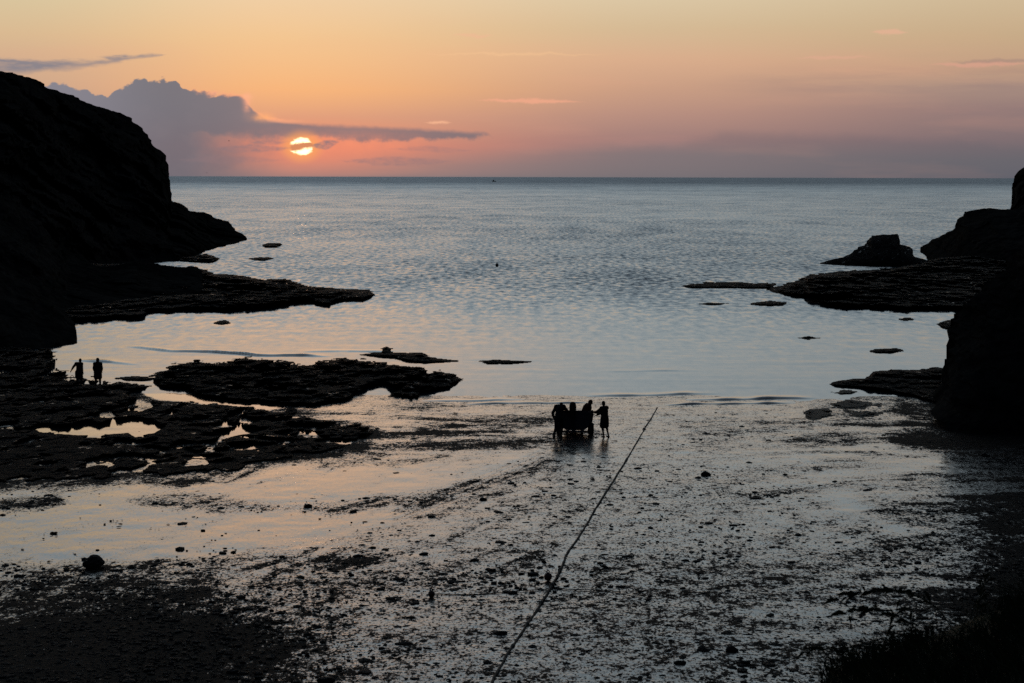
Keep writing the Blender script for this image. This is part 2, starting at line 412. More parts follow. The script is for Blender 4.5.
def make_beach_mat():
    m, n, b = new_mat('wet_sand')
    g = n.nodes.new('ShaderNodeNewGeometry')
    P = g.outputs['Position']
    s = n.nodes.new('ShaderNodeSeparateXYZ'); n.links.new(P, s.inputs[0])
    x, y = E(n, s.outputs[0]), E(n, s.outputs[1])
    at_ = n.nodes.new('ShaderNodeAttribute'); at_.attribute_name = 'dry'
    dry = E(n, at_.outputs['Fac'])
    na = noise(n, comb(n, x, y * 0.8), 0.9, 3, 0.5)
    nb_ = noise(n, comb(n, x, y * 0.55), 3.2, 4, 0.6)
    nc = noise(n, comb(n, x, y * 0.5), 9.0, 4, 0.7)
    f = na * 0.25 + nb_ * 0.35 + nc * 0.40           # mean 0.5
    d = (f - 0.5) * 3.4 + dry - 0.64                 # >0 : drained, weedy sand
    gr = noise(n, comb(n, x * 12.0, y * 5.0), 1.0, 3, 0.65)
    grain = (gr + dry * 0.30 - 0.72).step(-0.02, 0.06) * 0.85
    drym = d.step(-0.06, 0.10).max(grain)
    damp = d.step(-0.55, 0.0)
    wet = (0.022, 0.021, 0.020, 1); dk = (0.006, 0.0058, 0.0055, 1)
    n.links.new(mixc(n, drym, wet, mixc(n, nc, dk, (0.013, 0.0125, 0.0115, 1))), b.inputs['Base Color'])
    rough = (damp * 0.10 + 0.07) * (1.0 - drym) + drym * 0.75
    n.links.new(rough.k, b.inputs['Roughness'])
    b.inputs['IOR'].default_value = 1.333
    n.links.new((0.5 - drym * 0.47).k, b.inputs['Specular IOR Level'])
    rip = noise(n, comb(n, x * 1.2, y * 3.0), 2.0, 3, 0.5)
    h = nb_ * 0.5 + nc * 0.25 + rip * 0.3
    bu = n.nodes.new('ShaderNodeBump'); bu.inputs['Distance'].default_value = 0.06
    n.links.new((damp * 0.55 + 0.05 + drym * 0.5).k, bu.inputs['Strength'])
    n.links.new(h.k, bu.inputs['Height'])
    nv = n.nodes.new('ShaderNodeVectorMath'); nv.operation = 'ADD'
    n.links.new(bu.outputs[0], nv.inputs[0])
    n.links.new(comb(n, (gr - 0.5) * 0.06, (nc - 0.5) * 0.08 - 0.026, 0.0), nv.inputs[1])
    nn = n.nodes.new('ShaderNodeVectorMath'); nn.operation = 'NORMALIZE'; n.links.new(nv.outputs[0], nn.inputs[0])
    n.links.new(nn.outputs[0], b.inputs['Normal'])
    return m
M_SAND = make_beach_mat()

# ------------------------------------------------------------------ sea
def axis(*segs):
    r = []
    for a, b_, s_ in segs: r += list(np.arange(a, b_, s_))
    return np.array(r + [segs[-1][1]], float)
tu = np.sort(np.concatenate([np.linspace(-3000, -80, 60), axis((-70, 1094, 3.0)), np.linspace(1110, 4000, 60)]))
tv = axis((330, 425, 0.5))[::-1]
ydist = []
for v in tv: ydist.append(float(on_z(np.array(512.), np.array(v), np.array(0.))[1]))
ydist = np.array(ydist + list(np.geomspace(ydist[-1] * 1.02, 70000, 140)))
UU, YY = np.meshgrid(tu, ydist)
XX = (UU - 512) / F * YY
ZZ = np.zeros_like(XX)
waves = [([(128, 347), (170, 351.5), (215, 353), (262, 355.5), (330, 357)], 0.11), ([(682, 402), (745, 400.2), (815, 397.5)], 0.085), ([(640, 408), (720, 405.5), (800, 403.5)], 0.08),
         ([(70, 361), (110, 363), (140, 365)], 0.07), ([(450, 405), (530, 404.5), (600, 404)], 0.07), ([(400, 401), (470, 401.5), (540, 400.5)], 0.05), ([(580, 397), (660, 396), (720, 394)], 0.05), ([(300, 352), (400, 351)], 0.04), ([(600, 372), (700, 371)], 0.02)]
for pts, hgt in waves:
    W = on_z(np.array([p[0] for p in pts], float), np.array([p[1] for p in pts], float), np.zeros(len(pts)))
    yc = np.interp(XX, W[:, 0], W[:, 1]) + 0.5 * vnoise(XX * 0.4, XX * 0 + 3, s=9)
    x0, x1 = W[0, 0], W[-1, 0]
    e = sstep(x0 - 0.5, x0 + 2.5, XX) * (1 - sstep(x1 - 2.5, x1 + 0.5, XX)) * (0.75 + 0.35 * vnoise(XX * 0.9, XX * 0, s=4))
    dd = YY - yc
    ZZ += 1.7 * hgt * e * np.where(dd < 0, np.exp(-(dd / 0.24) ** 2), np.exp(-(dd / 1.1) ** 2))
ZZ += 0.012 * fbm(XX * 0.15, YY * 0.5, o=3, s=30) * sstep(105, 130, YY) * (YY < 400)
me, _ = grid_mesh('sea', np.stack([XX, YY, ZZ], -1), smooth=True)
tag(link('sea', me, M_SEA), kind='structure')

# ------------------------------------------------------------------ beach
bu_ = np.sort(np.concatenate([np.linspace(-1500, -60, 60), axis((-50, 1074, 1.5)), np.linspace(1084, 2600, 60)]))
bv = axis((378, 720, 0.7))[::-1]
by = np.array([8, 14, 20, 26, 32, 38] + [float(on_beach(np.array(512.), np.array(v))[1]) for v in bv])
UU, YY = np.meshgrid(bu_, by); XX = (UU - 512) / F * YY
und = 0.035 * fbm(XX * 0.12, YY * 0.10, o=3, s=3) + 0.012 * fbm(XX * 0.9, YY * 0.7, o=3, s=5)
ZZ = beach_z(XX, YY) + und
P = np.stack([XX, YY, ZZ], -1)
# frame position of each ground point, used only to lay out the sand zones
vec = P - np.array([0, 0, CAMZ]); dep = vec @ FWD
PU = 512 + F * (vec @ RIGHT) / dep; PV = 341.5 - F * (vec @ UP) / dep
dry = np.full(XX.shape, 0.44)
jit = fbm(XX * 0.25, YY * 0.12, o=4, s=11)
def zone(poly, val, soft=14.0, k=1.0):
    global dry
    sd_ = poly_sd(PU, PV, poly, 2.2) + jit * 22
    wgt = sstep(-soft, soft, sd_) * k
    dry = dry * (1 - wgt) + val * wgt
zone([(330, 540), (880, 540), (960, 600), (900, 700), (250, 700), (320, 600)], 0.56, 30)
zone([(560, 470), (800, 470), (870, 545), (520, 545)], 0.50, 25)
zone([(600, 560), (800, 575), (840, 640), (560, 660), (520, 600)], 0.62, 25)
zone([(-60, 492), (120, 480), (340, 462), (520, 455), (525, 468), (430, 512), (300, 548), (180, 562), (-60, 566)], 0.16, 14)
zone([(-60, 478), (120, 476), (200, 480), (120, 490), (-60, 498)], 0.55, 10)
zone([(-60, 500), (60, 494), (80, 506), (-60, 514)], 0.75, 8)
zone([(120, 498), (300, 500), (420, 488), (500, 470), (545, 462), (520, 482), (440, 508), (330, 518), (220, 512)], 0.60, 12)
zone([(390, 512), (500, 478), (560, 452), (560, 462), (510, 490), (420, 522)], 0.54, 8)
zone([(395, 424), (430, 416), (520, 414), (556, 416), (556, 426), (520, 434), (556, 432), (556, 447), (480, 452), (395, 447), (385, 436)], 0.62, 8)
zone([(500, 436), (556, 431), (596, 436), (590, 446), (520, 449)], 0.68, 8)
zone([(410, 424), (470, 421), (470, 431), (420, 433)], 0.82, 6)
zone([(330, 409), (440, 408), (430, 416), (380, 420), (335, 418)], 0.58, 7)
zone([(300, 455), (420, 452), (480, 459), (440, 467), (320, 472)], 0.50, 8)
zone([(690, 424), (800, 422), (840, 430), (820, 444), (700, 446)], 0.55, 9)
zone([(820, 398), (910, 384), (960, 420), (930, 438), (850, 432), (800, 418)], 0.60, 10)
zone([(895, 400), (1090, 395), (1090, 460), (985, 456), (900, 446), (890, 420)], 0.9, 14)
zone([(860, 505), (960, 470), (1090, 468), (1090, 720), (840, 720), (880, 640), (930, 590), (850, 545)], 0.66, 40)
zone([(980, 490), (1090, 480), (1090, 720), (930, 720), (985, 600)], 0.92, 45)
zone([(828, 478), (850, 490), (870, 512), (930, 530), (900, 540), (840, 515), (820, 492)], 0.30, 16)
zone([(860, 458), (960, 462), (1000, 468), (900, 470)], 0.35, 8)
zone([(-60, 566), (150, 562), (300, 548), (430, 556), (440, 585), (340, 606), (150, 600), (-60, 606)], 0.60, 12)
zone([(300, 556), (380, 553), (400, 566), (310, 574)], 0.8, 8)
zone([(-60, 612), (60, 604), (130, 592), (230, 606), (310, 628), (290, 660), (262, 720), (-60, 720)], 1.02, 85)
# drainage streaks: down the slope at left, swinging seaward round the right side
ca, sa = math.cos(math.radians(-20)), math.sin(math.radians(-20))
al, ac = -XX * sa + YY * ca, XX * ca + YY * sa
wob = fbm(XX * 0.15, YY * 0.15, o=2, s=70)
stL = fbm(ac * 1.5 + wob * 2.0, al * 0.10, o=4, s=71, g=0.6)
stR = fbm(XX * 0.16 + wob, YY * 0.55 + 1.2 * np.sin(XX * 0.25) + wob * 2, o=4, s=72, g=0.6)
wl = sstep(660, 500, PU) if False else 1 - sstep(480, 640, PU)
wr = sstep(680, 800, PU)
stH = fbm(XX * 0.22 + wob, YY * 0.75 + wob, o=4, s=75, g=0.6)
topz_ = 1 - sstep(440, 470, PV)
stL = stL * (1 - topz_) * (0.55 + 0.9 * np.clip(fbm(XX * 0.8, YY * 0.5, o=3, s=76), -0.5, 0.5)) + 1.15 * stH * topz_
dry = dry + (0.50 * stL * wl + 0.40 * stR * wr) * sstep(392, 420, PV) * (1 - 0.6 * sstep(560, 640, PV))
_r = random.Random(5)
POOL_EXTRA = []
for _k in range(16):
    _u, _v = _r.choice([(_r.uniform(190, 345), _r.uniform(424, 462)), (_r.uniform(190, 330), _r.uniform(424, 455)), (_r.uniform(60, 190), _r.uniform(438, 470)), (_r.uniform(60, 150), _r.uniform(388, 414))])
    _w, _hh = _r.uniform(3, 10), _r.uniform(0.5, 1.0)
    POOL_EXTRA.append([(_u + _w * math.cos(_a) * _r.uniform(0.6, 1.2), _v + _hh * math.sin(_a) * _r.uniform(0.7, 1.3) + 0.06 * _w * math.cos(_a)) for _a in np.linspace(0, 6.28, 10)[:-1]])
SHELF = [(-60, 366), (0, 372), (35, 375), (60, 378.5), (90, 380), (114, 382), (147, 386), (132, 395), (160, 402), (214, 404), (258, 409), (300, 414), (318, 420), (342, 423), (366, 427), (373, 433), (352, 444), (312, 455), (286, 458), (262, 460), (240, 471), (180, 474), (120, 476), (60, 479), (0, 483), (-60, 488)]
sdS = poly_sd(PU, PV, SHELF, 2.0)
dry = dry + 0.42 * sstep(-22, 0, sdS + jit * 18) * (1 - sstep(3, 9, sdS))
POOLS = [[(30, 429), (40, 425.5), (60, 425.5), (76, 423.5), (88, 421), (98, 425), (110, 421), (127, 418), (148, 420), (162, 426), (154, 433), (135, 437), (128, 432), (109, 434), (78, 435), (60, 433.5), (40, 433)],
         [(147, 394), (157, 390), (179, 388), (191, 395), (212, 399), (240, 402), (282, 407), (262, 410), (225, 406), (190, 401), (160, 399)],
         [(217, 432), (224, 429.5), (232, 429), (241, 426), (246, 429), (264, 428.5), (256, 431.5), (244, 434), (232, 436), (224, 434.5)],
         [(226, 450), (234, 447), (230, 444), (248, 442.5), (271, 444), (258, 447), (262, 449), (244, 451.5)], [(158, 449), (188, 448), (190, 451), (165, 451)],
         [(183, 456), (200, 455), (222, 456), (205, 459), (186, 458)], [(212, 462), (228, 459), (230, 461), (216, 464)], [(278, 433), (290, 431), (286, 436)],
         [(118, 379), (150, 380), (161, 384), (120, 384)], [(270, 388), (286, 386), (284, 390), (272, 391)]]
for pl in POOLS + POOL_EXTRA:
    sd_ = poly_sd(PU, PV, pl, 2.2); wgt = sstep(-5, 1, sd_); dry = dry * (1 - wgt) - 0.2 * wgt
# tyre tracks running down to the trailer
for off_ in (0, 9, 22, 31):
    line = np.array([(372 + off_, 520), (440 + off_, 492), (505 + off_, 466), (545 + off_ * 0.6, 449)])
    pv = np.interp(PU, line[:, 0], line[:, 1]); dd = np.abs(PV - pv)
    wgt = np.exp(-(dd / 1.3) ** 2) * sstep(370, 400, PU) * (1 - sstep(530, 575, PU))
    dry += 0.12 * wgt; ZZ -= 0.006 * wgt
P[..., 2] = ZZ
me, used = grid_mesh('beach', P, smooth=True)
a = me.attributes.new('dry', 'FLOAT', 'POINT'); a.data.foreach_set('value', dry.reshape(-1)[used].astype(np.float32))
tag(link('beach', me, M_SAND), kind='structure')
def dry_at(u, v):
    d2 = (PU - u) ** 2 + (PV - v) ** 2
    return dry.reshape(-1)[np.argmin(d2)]

# ------------------------------------------------------------------ rocks
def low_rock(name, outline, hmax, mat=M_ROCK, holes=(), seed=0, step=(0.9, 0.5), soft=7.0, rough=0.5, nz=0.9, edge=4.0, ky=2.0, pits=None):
    O = np.array(outline, float)
    us = np.arange(O[:, 0].min() - 5, O[:, 0].max() + 5, step[0]); vs = np.arange(O[:, 1].min() - 4, O[:, 1].max() + 4, step[1])
    U, V = np.meshgrid(us, vs[::-1])
    G = on_beach(U, V)
    n1_ = 1.25 * fbm(G[..., 0] * nz * 1.4, G[..., 1] * nz * 0.7, o=5, s=seed, g=0.62); n2_ = fbm(G[..., 0] * nz * 0.35 + 5, G[..., 1] * nz * 0.2, o=3, s=seed + 40)
    sd_ = poly_sd(U, V, outline, ky)
    m = sd_ + edge * n1_ - 0.4
    for h_ in holes: m = np.minimum(m, -poly_sd(U, V, h_, ky) + 2.0 * n1_)
    if pits: m = np.where(m > 0, np.minimum(m, (pits - fbm(G[..., 0] * 1.1 + 31, G[..., 1] * 0.42, o=4, s=seed + 60)) * 40), m)
    ins = poly_sd(U, V, outline, ky) > -1.0
    vf = np.where(ins, V, -1e9).max(0); vt_ = np.where(ins, V, 1e9).min(0)
    ok = ins.any(0); ii = np.arange(len(us))
    vf = np.interp(ii, ii[ok], vf[ok]); vt_ = np.interp(ii, ii[ok], vt_[ok])
    ker = np.ones(9) / 9
    vf = np.convolve(np.pad(vf, 4, mode='edge'), ker, 'valid'); vt_ = np.convolve(np.pad(vt_, 4, mode='edge'), ker, 'valid')
    span = np.maximum(vf - vt_, 1.0)
    dcol = np.linalg.norm(on_beach(us, vf)[:, :2], axis=1)
    hc_ = np.minimum(hmax, 0.75 * span * dcol / F)
    fr = np.clip((vf[None] - V) / span[None], 0, 1)
    e = sstep(0, soft * 0.5, m)
    h = hc_[None] * (0.22 + 0.78 * fr ** 0.8) * e * (0.85 + rough * (0.35 * n2_ + 0.45 * n1_))
    # flat strata: quantise lightly
    q = hmax * 0.22 + 1e-3
    h = np.where(m > 0, 0.55 * h + 0.45 * (np.floor(h / q) * q + q * sstep(0.3, 0.95, h / q - np.floor(h / q))), h)
    P_ = on_beach(U, V, h)
    me_, _ = grid_mesh(name, P_, m > -1.5)
    return link(name, me_, mat)

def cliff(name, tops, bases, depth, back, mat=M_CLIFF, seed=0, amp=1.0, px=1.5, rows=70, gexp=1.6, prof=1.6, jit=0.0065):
    """rising rock mass: outline against sky/sea (tops) and its foot (bases), both as seen from the beach path; real depth `depth`, sloping down again over `back` metres"""
    T = np.array(tops, float); B = np.array(bases, float)
    u0, u1 = max(T[0, 0], B[0, 0]), min(T[-1, 0], B[-1, 0])
    us = np.arange(u0, u1 + 0.01, px)
    vt = np.interp(us, T[:, 0], T[:, 1]); vb = np.interp(us, B[:, 0], B[:, 1])
    vt = vt + prof * fbm(us * 0.11, us * 0 + seed, o=5, s=seed, g=0.6)
    vt = np.minimum(vt, vb - 0.2)
    base = on_beach(us, vb)
    db = np.linalg.norm(base[:, :2], axis=1)
    hx = base[:, :2] / db[:, None]
    s = np.linspace(0, 1, rows)[:, None]
    # depth grows with height: steep foot, gentler brow
    wid = sstep(0, 1, np.clip((vb - vt) / 30.0, 0, 1)) * depth + 1.0
    D = db[None] + wid[None] * s ** gexp
    V = vb[None] + (vt - vb)[None] * s
    d = ray(np.broadcast_to(us, V.shape), V)
    hl = np.linalg.norm(d[..., :2], axis=-1)
    P_ = d * (D / hl)[..., None]; P_[..., 2] += CAMZ
    nn = fbm(P_[..., 0] * 0.10, P_[..., 1] * 0.10, P_[..., 2] * 0.16, o=6, s=seed + 3, g=0.6)
    nr = 1 - 2 * np.abs(fbm(P_[..., 0] * 0.05 + 9, P_[..., 1] * 0.05, P_[..., 2] * 0.09, o=4, s=seed + 8))
    bulge = (nn * 1.2 + nr * 0.6) * amp * np.sin(np.pi * np.clip(s, 0, 1)) ** 0.7
    # push in and out along the line of sight only: faces get relief, outline stays
    P_ += (d / hl[..., None]) * (bulge * (wid * 0.10 + 0.3)[None])[..., None]
    jx = fbm(P_[..., 1] * 0.02 + us[None] * 0.03, P_[..., 2] * 0.9 * 100 / db[None], P_[..., 0] * 0.05, o=5, s=seed + 21, g=0.65)
    P_[..., 0] += jx * jit * db[None] * sstep(0, 12, vb - vt)[None]
    foot = P_[:1].copy(); foot[..., 2] = -2.0
    # the far side
    k = np.linspace(0, 1, 16)[1:, None, None]
    last = P_[-1:]
    bk = np.broadcast_to(last, (15,) + last.shape[1:]).copy()
    wb = (wid / (depth + 1) * back)[None, :, None]
    bk[..., :2] += hx[None] * (k * wb)
    topz = last[..., 2:]
    bk[..., 2:] = topz - (topz + 2.0) * np.clip(k, 0, 1) ** 1.5 + 0.0
    bk[..., 2] += 0.6 * amp * fbm(bk[..., 0] * 0.1, bk[..., 1] * 0.1, o=4, s=seed + 5) * (1 - k[..., 0]) * 0.5 * np.clip((topz[..., 0]) / 10, 0, 1)
    full = np.concatenate([foot, P_, bk], 0)
    me_, _ = grid_mesh(name, full)
    return link(name, me_, mat)

def struct(o): return tag(o, kind='structure')
# left: far headland, middle slope, near cliff
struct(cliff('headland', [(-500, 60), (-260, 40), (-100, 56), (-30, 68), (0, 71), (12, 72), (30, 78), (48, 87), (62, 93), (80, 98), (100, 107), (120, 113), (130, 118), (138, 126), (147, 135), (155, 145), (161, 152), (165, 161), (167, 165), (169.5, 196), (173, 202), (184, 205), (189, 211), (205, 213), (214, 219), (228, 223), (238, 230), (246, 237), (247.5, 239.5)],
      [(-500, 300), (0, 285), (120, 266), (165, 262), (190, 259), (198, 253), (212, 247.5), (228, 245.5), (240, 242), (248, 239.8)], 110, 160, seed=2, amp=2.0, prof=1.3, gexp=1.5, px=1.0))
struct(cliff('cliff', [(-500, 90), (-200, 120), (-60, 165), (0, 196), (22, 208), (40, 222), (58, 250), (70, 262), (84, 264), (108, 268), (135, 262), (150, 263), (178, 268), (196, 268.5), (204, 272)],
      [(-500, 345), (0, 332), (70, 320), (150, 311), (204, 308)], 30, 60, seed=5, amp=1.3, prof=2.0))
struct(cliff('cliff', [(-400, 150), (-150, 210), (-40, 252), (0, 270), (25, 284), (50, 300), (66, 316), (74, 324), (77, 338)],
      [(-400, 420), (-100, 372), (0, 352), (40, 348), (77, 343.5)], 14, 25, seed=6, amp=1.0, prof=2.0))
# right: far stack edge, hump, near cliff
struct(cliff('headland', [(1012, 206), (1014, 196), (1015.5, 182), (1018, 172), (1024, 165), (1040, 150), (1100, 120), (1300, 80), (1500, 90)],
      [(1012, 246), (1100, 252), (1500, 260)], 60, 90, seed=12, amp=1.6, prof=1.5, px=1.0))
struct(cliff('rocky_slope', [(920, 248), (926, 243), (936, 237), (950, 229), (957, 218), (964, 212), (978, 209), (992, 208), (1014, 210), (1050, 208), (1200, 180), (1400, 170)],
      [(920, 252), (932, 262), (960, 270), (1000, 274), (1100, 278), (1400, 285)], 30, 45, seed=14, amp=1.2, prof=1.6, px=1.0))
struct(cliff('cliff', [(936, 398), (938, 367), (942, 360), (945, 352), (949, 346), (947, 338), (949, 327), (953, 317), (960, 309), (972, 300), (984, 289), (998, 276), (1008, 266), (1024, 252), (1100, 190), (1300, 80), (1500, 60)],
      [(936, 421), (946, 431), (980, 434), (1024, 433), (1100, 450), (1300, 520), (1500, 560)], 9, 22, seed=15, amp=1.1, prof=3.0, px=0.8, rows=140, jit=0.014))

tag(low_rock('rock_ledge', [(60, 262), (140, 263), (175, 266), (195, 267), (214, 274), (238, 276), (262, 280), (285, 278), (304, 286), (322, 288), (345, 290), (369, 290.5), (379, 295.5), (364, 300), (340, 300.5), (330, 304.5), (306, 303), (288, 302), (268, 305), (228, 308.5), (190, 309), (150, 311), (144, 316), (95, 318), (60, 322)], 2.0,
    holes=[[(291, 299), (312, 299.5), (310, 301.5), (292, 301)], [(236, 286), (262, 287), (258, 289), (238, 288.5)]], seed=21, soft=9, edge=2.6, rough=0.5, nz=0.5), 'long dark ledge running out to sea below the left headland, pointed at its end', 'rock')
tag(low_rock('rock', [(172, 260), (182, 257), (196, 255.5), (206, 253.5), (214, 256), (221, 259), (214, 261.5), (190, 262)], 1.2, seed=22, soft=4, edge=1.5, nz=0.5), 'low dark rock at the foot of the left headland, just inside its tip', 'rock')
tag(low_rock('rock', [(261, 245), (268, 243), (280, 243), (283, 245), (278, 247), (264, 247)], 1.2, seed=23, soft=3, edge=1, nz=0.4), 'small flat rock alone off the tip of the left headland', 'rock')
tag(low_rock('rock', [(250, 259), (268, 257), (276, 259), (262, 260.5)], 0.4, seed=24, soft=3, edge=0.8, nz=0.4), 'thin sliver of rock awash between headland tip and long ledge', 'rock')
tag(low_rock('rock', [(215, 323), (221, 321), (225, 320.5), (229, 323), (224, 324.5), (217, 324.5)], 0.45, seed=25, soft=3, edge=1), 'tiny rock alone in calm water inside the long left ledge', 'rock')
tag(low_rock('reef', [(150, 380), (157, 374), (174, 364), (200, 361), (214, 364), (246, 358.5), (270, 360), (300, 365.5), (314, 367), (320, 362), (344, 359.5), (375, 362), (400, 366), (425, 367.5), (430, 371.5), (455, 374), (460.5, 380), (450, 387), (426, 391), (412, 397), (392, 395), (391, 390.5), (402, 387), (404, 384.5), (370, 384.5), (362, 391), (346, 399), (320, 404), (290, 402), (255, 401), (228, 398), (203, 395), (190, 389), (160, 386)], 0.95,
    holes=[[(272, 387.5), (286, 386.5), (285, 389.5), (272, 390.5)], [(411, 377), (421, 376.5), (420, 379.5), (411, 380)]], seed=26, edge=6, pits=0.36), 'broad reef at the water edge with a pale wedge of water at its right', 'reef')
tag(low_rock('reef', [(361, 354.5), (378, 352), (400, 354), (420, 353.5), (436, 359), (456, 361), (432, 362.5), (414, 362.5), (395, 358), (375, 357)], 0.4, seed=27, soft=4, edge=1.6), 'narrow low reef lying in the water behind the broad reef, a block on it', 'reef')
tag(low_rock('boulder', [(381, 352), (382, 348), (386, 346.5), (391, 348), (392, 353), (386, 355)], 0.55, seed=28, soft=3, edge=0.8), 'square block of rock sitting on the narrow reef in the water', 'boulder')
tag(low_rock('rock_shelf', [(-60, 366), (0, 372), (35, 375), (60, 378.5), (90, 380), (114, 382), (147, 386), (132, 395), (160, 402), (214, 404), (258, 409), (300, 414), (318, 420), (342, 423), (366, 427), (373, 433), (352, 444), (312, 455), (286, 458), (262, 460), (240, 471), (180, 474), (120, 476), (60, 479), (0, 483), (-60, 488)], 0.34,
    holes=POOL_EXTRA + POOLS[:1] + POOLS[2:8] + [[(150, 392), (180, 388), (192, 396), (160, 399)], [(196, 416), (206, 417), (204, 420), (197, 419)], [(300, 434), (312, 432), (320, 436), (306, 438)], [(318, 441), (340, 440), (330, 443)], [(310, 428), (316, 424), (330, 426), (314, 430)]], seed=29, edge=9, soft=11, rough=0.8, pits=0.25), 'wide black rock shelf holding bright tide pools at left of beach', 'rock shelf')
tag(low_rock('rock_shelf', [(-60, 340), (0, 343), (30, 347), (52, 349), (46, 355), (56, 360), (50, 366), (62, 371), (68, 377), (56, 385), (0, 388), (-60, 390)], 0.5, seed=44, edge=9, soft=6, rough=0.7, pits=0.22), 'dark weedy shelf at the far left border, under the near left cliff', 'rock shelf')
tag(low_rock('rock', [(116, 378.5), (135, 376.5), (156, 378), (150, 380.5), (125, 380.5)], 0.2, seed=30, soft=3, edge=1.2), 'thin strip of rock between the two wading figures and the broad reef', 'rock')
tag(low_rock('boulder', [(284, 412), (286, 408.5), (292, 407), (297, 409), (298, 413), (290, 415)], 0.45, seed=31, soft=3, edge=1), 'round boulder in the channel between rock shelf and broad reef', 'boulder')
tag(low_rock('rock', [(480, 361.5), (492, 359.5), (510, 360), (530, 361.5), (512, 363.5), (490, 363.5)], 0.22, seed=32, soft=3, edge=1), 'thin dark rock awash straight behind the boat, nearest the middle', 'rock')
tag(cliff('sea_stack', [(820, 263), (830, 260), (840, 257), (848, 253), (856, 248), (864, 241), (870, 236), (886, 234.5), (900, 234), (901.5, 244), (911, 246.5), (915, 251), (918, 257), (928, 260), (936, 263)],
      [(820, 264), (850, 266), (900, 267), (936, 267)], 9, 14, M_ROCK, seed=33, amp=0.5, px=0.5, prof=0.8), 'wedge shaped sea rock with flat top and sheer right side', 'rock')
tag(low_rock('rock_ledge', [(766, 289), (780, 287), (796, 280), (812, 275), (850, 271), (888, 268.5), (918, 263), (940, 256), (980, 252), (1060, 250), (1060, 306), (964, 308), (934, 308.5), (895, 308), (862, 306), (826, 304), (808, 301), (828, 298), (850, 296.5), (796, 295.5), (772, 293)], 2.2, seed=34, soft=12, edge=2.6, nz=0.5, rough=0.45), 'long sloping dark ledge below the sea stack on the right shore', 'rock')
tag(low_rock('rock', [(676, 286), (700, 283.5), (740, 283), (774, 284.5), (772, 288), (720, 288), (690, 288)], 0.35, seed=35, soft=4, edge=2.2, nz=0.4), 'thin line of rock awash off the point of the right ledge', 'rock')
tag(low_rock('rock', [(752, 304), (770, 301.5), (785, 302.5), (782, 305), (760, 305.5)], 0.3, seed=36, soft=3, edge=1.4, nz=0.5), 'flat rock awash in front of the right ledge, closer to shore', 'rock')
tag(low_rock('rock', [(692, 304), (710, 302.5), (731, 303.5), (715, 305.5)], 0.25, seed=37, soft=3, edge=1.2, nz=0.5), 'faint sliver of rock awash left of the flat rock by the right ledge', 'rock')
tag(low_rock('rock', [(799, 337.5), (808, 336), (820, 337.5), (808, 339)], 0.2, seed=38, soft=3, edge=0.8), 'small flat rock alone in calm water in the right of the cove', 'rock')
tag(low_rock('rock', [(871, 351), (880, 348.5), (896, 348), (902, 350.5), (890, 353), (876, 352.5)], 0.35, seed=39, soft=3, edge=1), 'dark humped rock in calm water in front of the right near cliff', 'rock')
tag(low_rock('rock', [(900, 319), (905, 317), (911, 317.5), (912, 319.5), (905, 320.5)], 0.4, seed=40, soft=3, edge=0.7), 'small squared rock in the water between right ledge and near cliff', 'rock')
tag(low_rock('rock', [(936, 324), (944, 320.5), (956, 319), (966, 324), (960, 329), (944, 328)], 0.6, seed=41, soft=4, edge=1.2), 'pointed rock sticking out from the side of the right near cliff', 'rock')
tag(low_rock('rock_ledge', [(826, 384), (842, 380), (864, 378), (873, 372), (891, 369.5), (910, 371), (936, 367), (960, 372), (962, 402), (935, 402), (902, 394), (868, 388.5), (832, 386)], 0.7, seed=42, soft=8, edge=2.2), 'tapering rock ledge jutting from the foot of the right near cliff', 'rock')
WG = 'seaweed patches below the right cliff'
for k, (pl, lb) in enumerate([
    ([(804, 416), (812, 411), (828, 409), (832, 414), (822, 419), (808, 420)], 'greenish wrack patch lying furthest left below the right ledge'),
    ([(830, 405), (846, 402), (872, 402), (878, 406), (850, 408)], 'long flat patch of wrack beside the tip of the right ledge'),
    ([(832, 392), (848, 390), (856, 393), (840, 395)], 'small patch of wrack at the water edge just off the tapering ledge'),
    ([(846, 412), (870, 411), (880, 414), (860, 416)], 'thin dark patch of wrack between long flat patch and sand')]):
    tag(low_rock('seaweed_patch', pl, 0.13, M_WEED, seed=50 + k, soft=5, edge=6), lb, 'seaweed', WG)

# boulder and stones on the sand
def stone(name, u, v, wpx, hpx, label, cat, seed, mat=M_STONE):
    p = at(u, v); d = p.y; r = wpx / F * d / 2; hh = hpx / F * d
    bm = bmesh.new(); bmesh.ops.create_icosphere(bm, subdivisions=4, radius=1.0)
    co = np.array([tuple(x.co) for x in bm.verts])
    nn = fbm(co[:, 0] * 1.3 + seed, co[:, 1] * 1.3, co[:, 2] * 1.3, o=4, s=seed)
    rd_ = 1 + 0.42 * nn
    for x, k in zip(bm.verts, rd_):
        c_ = x.co * k; z_ = c_.z
        x.co = (c_.x * r, c_.y * r * 0.8, (z_ * 0.62 + 0.38) * hh if z_ > -0.6 else 0.0)
    o = bm_obj(name, bm, mat, smooth=False); o.location = (p.x, p.y, float(beach_z(p.x, p.y)) - 0.03)
    return tag(o, label, cat)
stone('boulder', 93.5, 567, 21, 13, 'lone lumpy boulder on bright wet sand at lower left', 'boulder', 3)
stone('stone', 308, 506.5, 8, 3.5, 'small dark stone on the peach lit sand below the rock shelf', 'stone', 4)
stone('stone', 706, 475, 10, 4, 'flat stone on the sand right of the rope, halfway up', 'stone', 5)
stone('stone', 325, 682, 18, 7, 'dark stone at the bottom edge where shingle meets wet sand', 'stone', 6)
stone('stone', 732, 651, 14, 6, 'wide dark stone on the sand near bottom right of the rope', 'stone', 7)
stone('stone', 745, 664, 11, 5, 'dark stone just below the wide stone in the right foreground', 'stone', 8)
stone('stone', 680, 664, 12, 5, 'lone dark stone at the bottom between rope and wide stone', 'stone', 9)
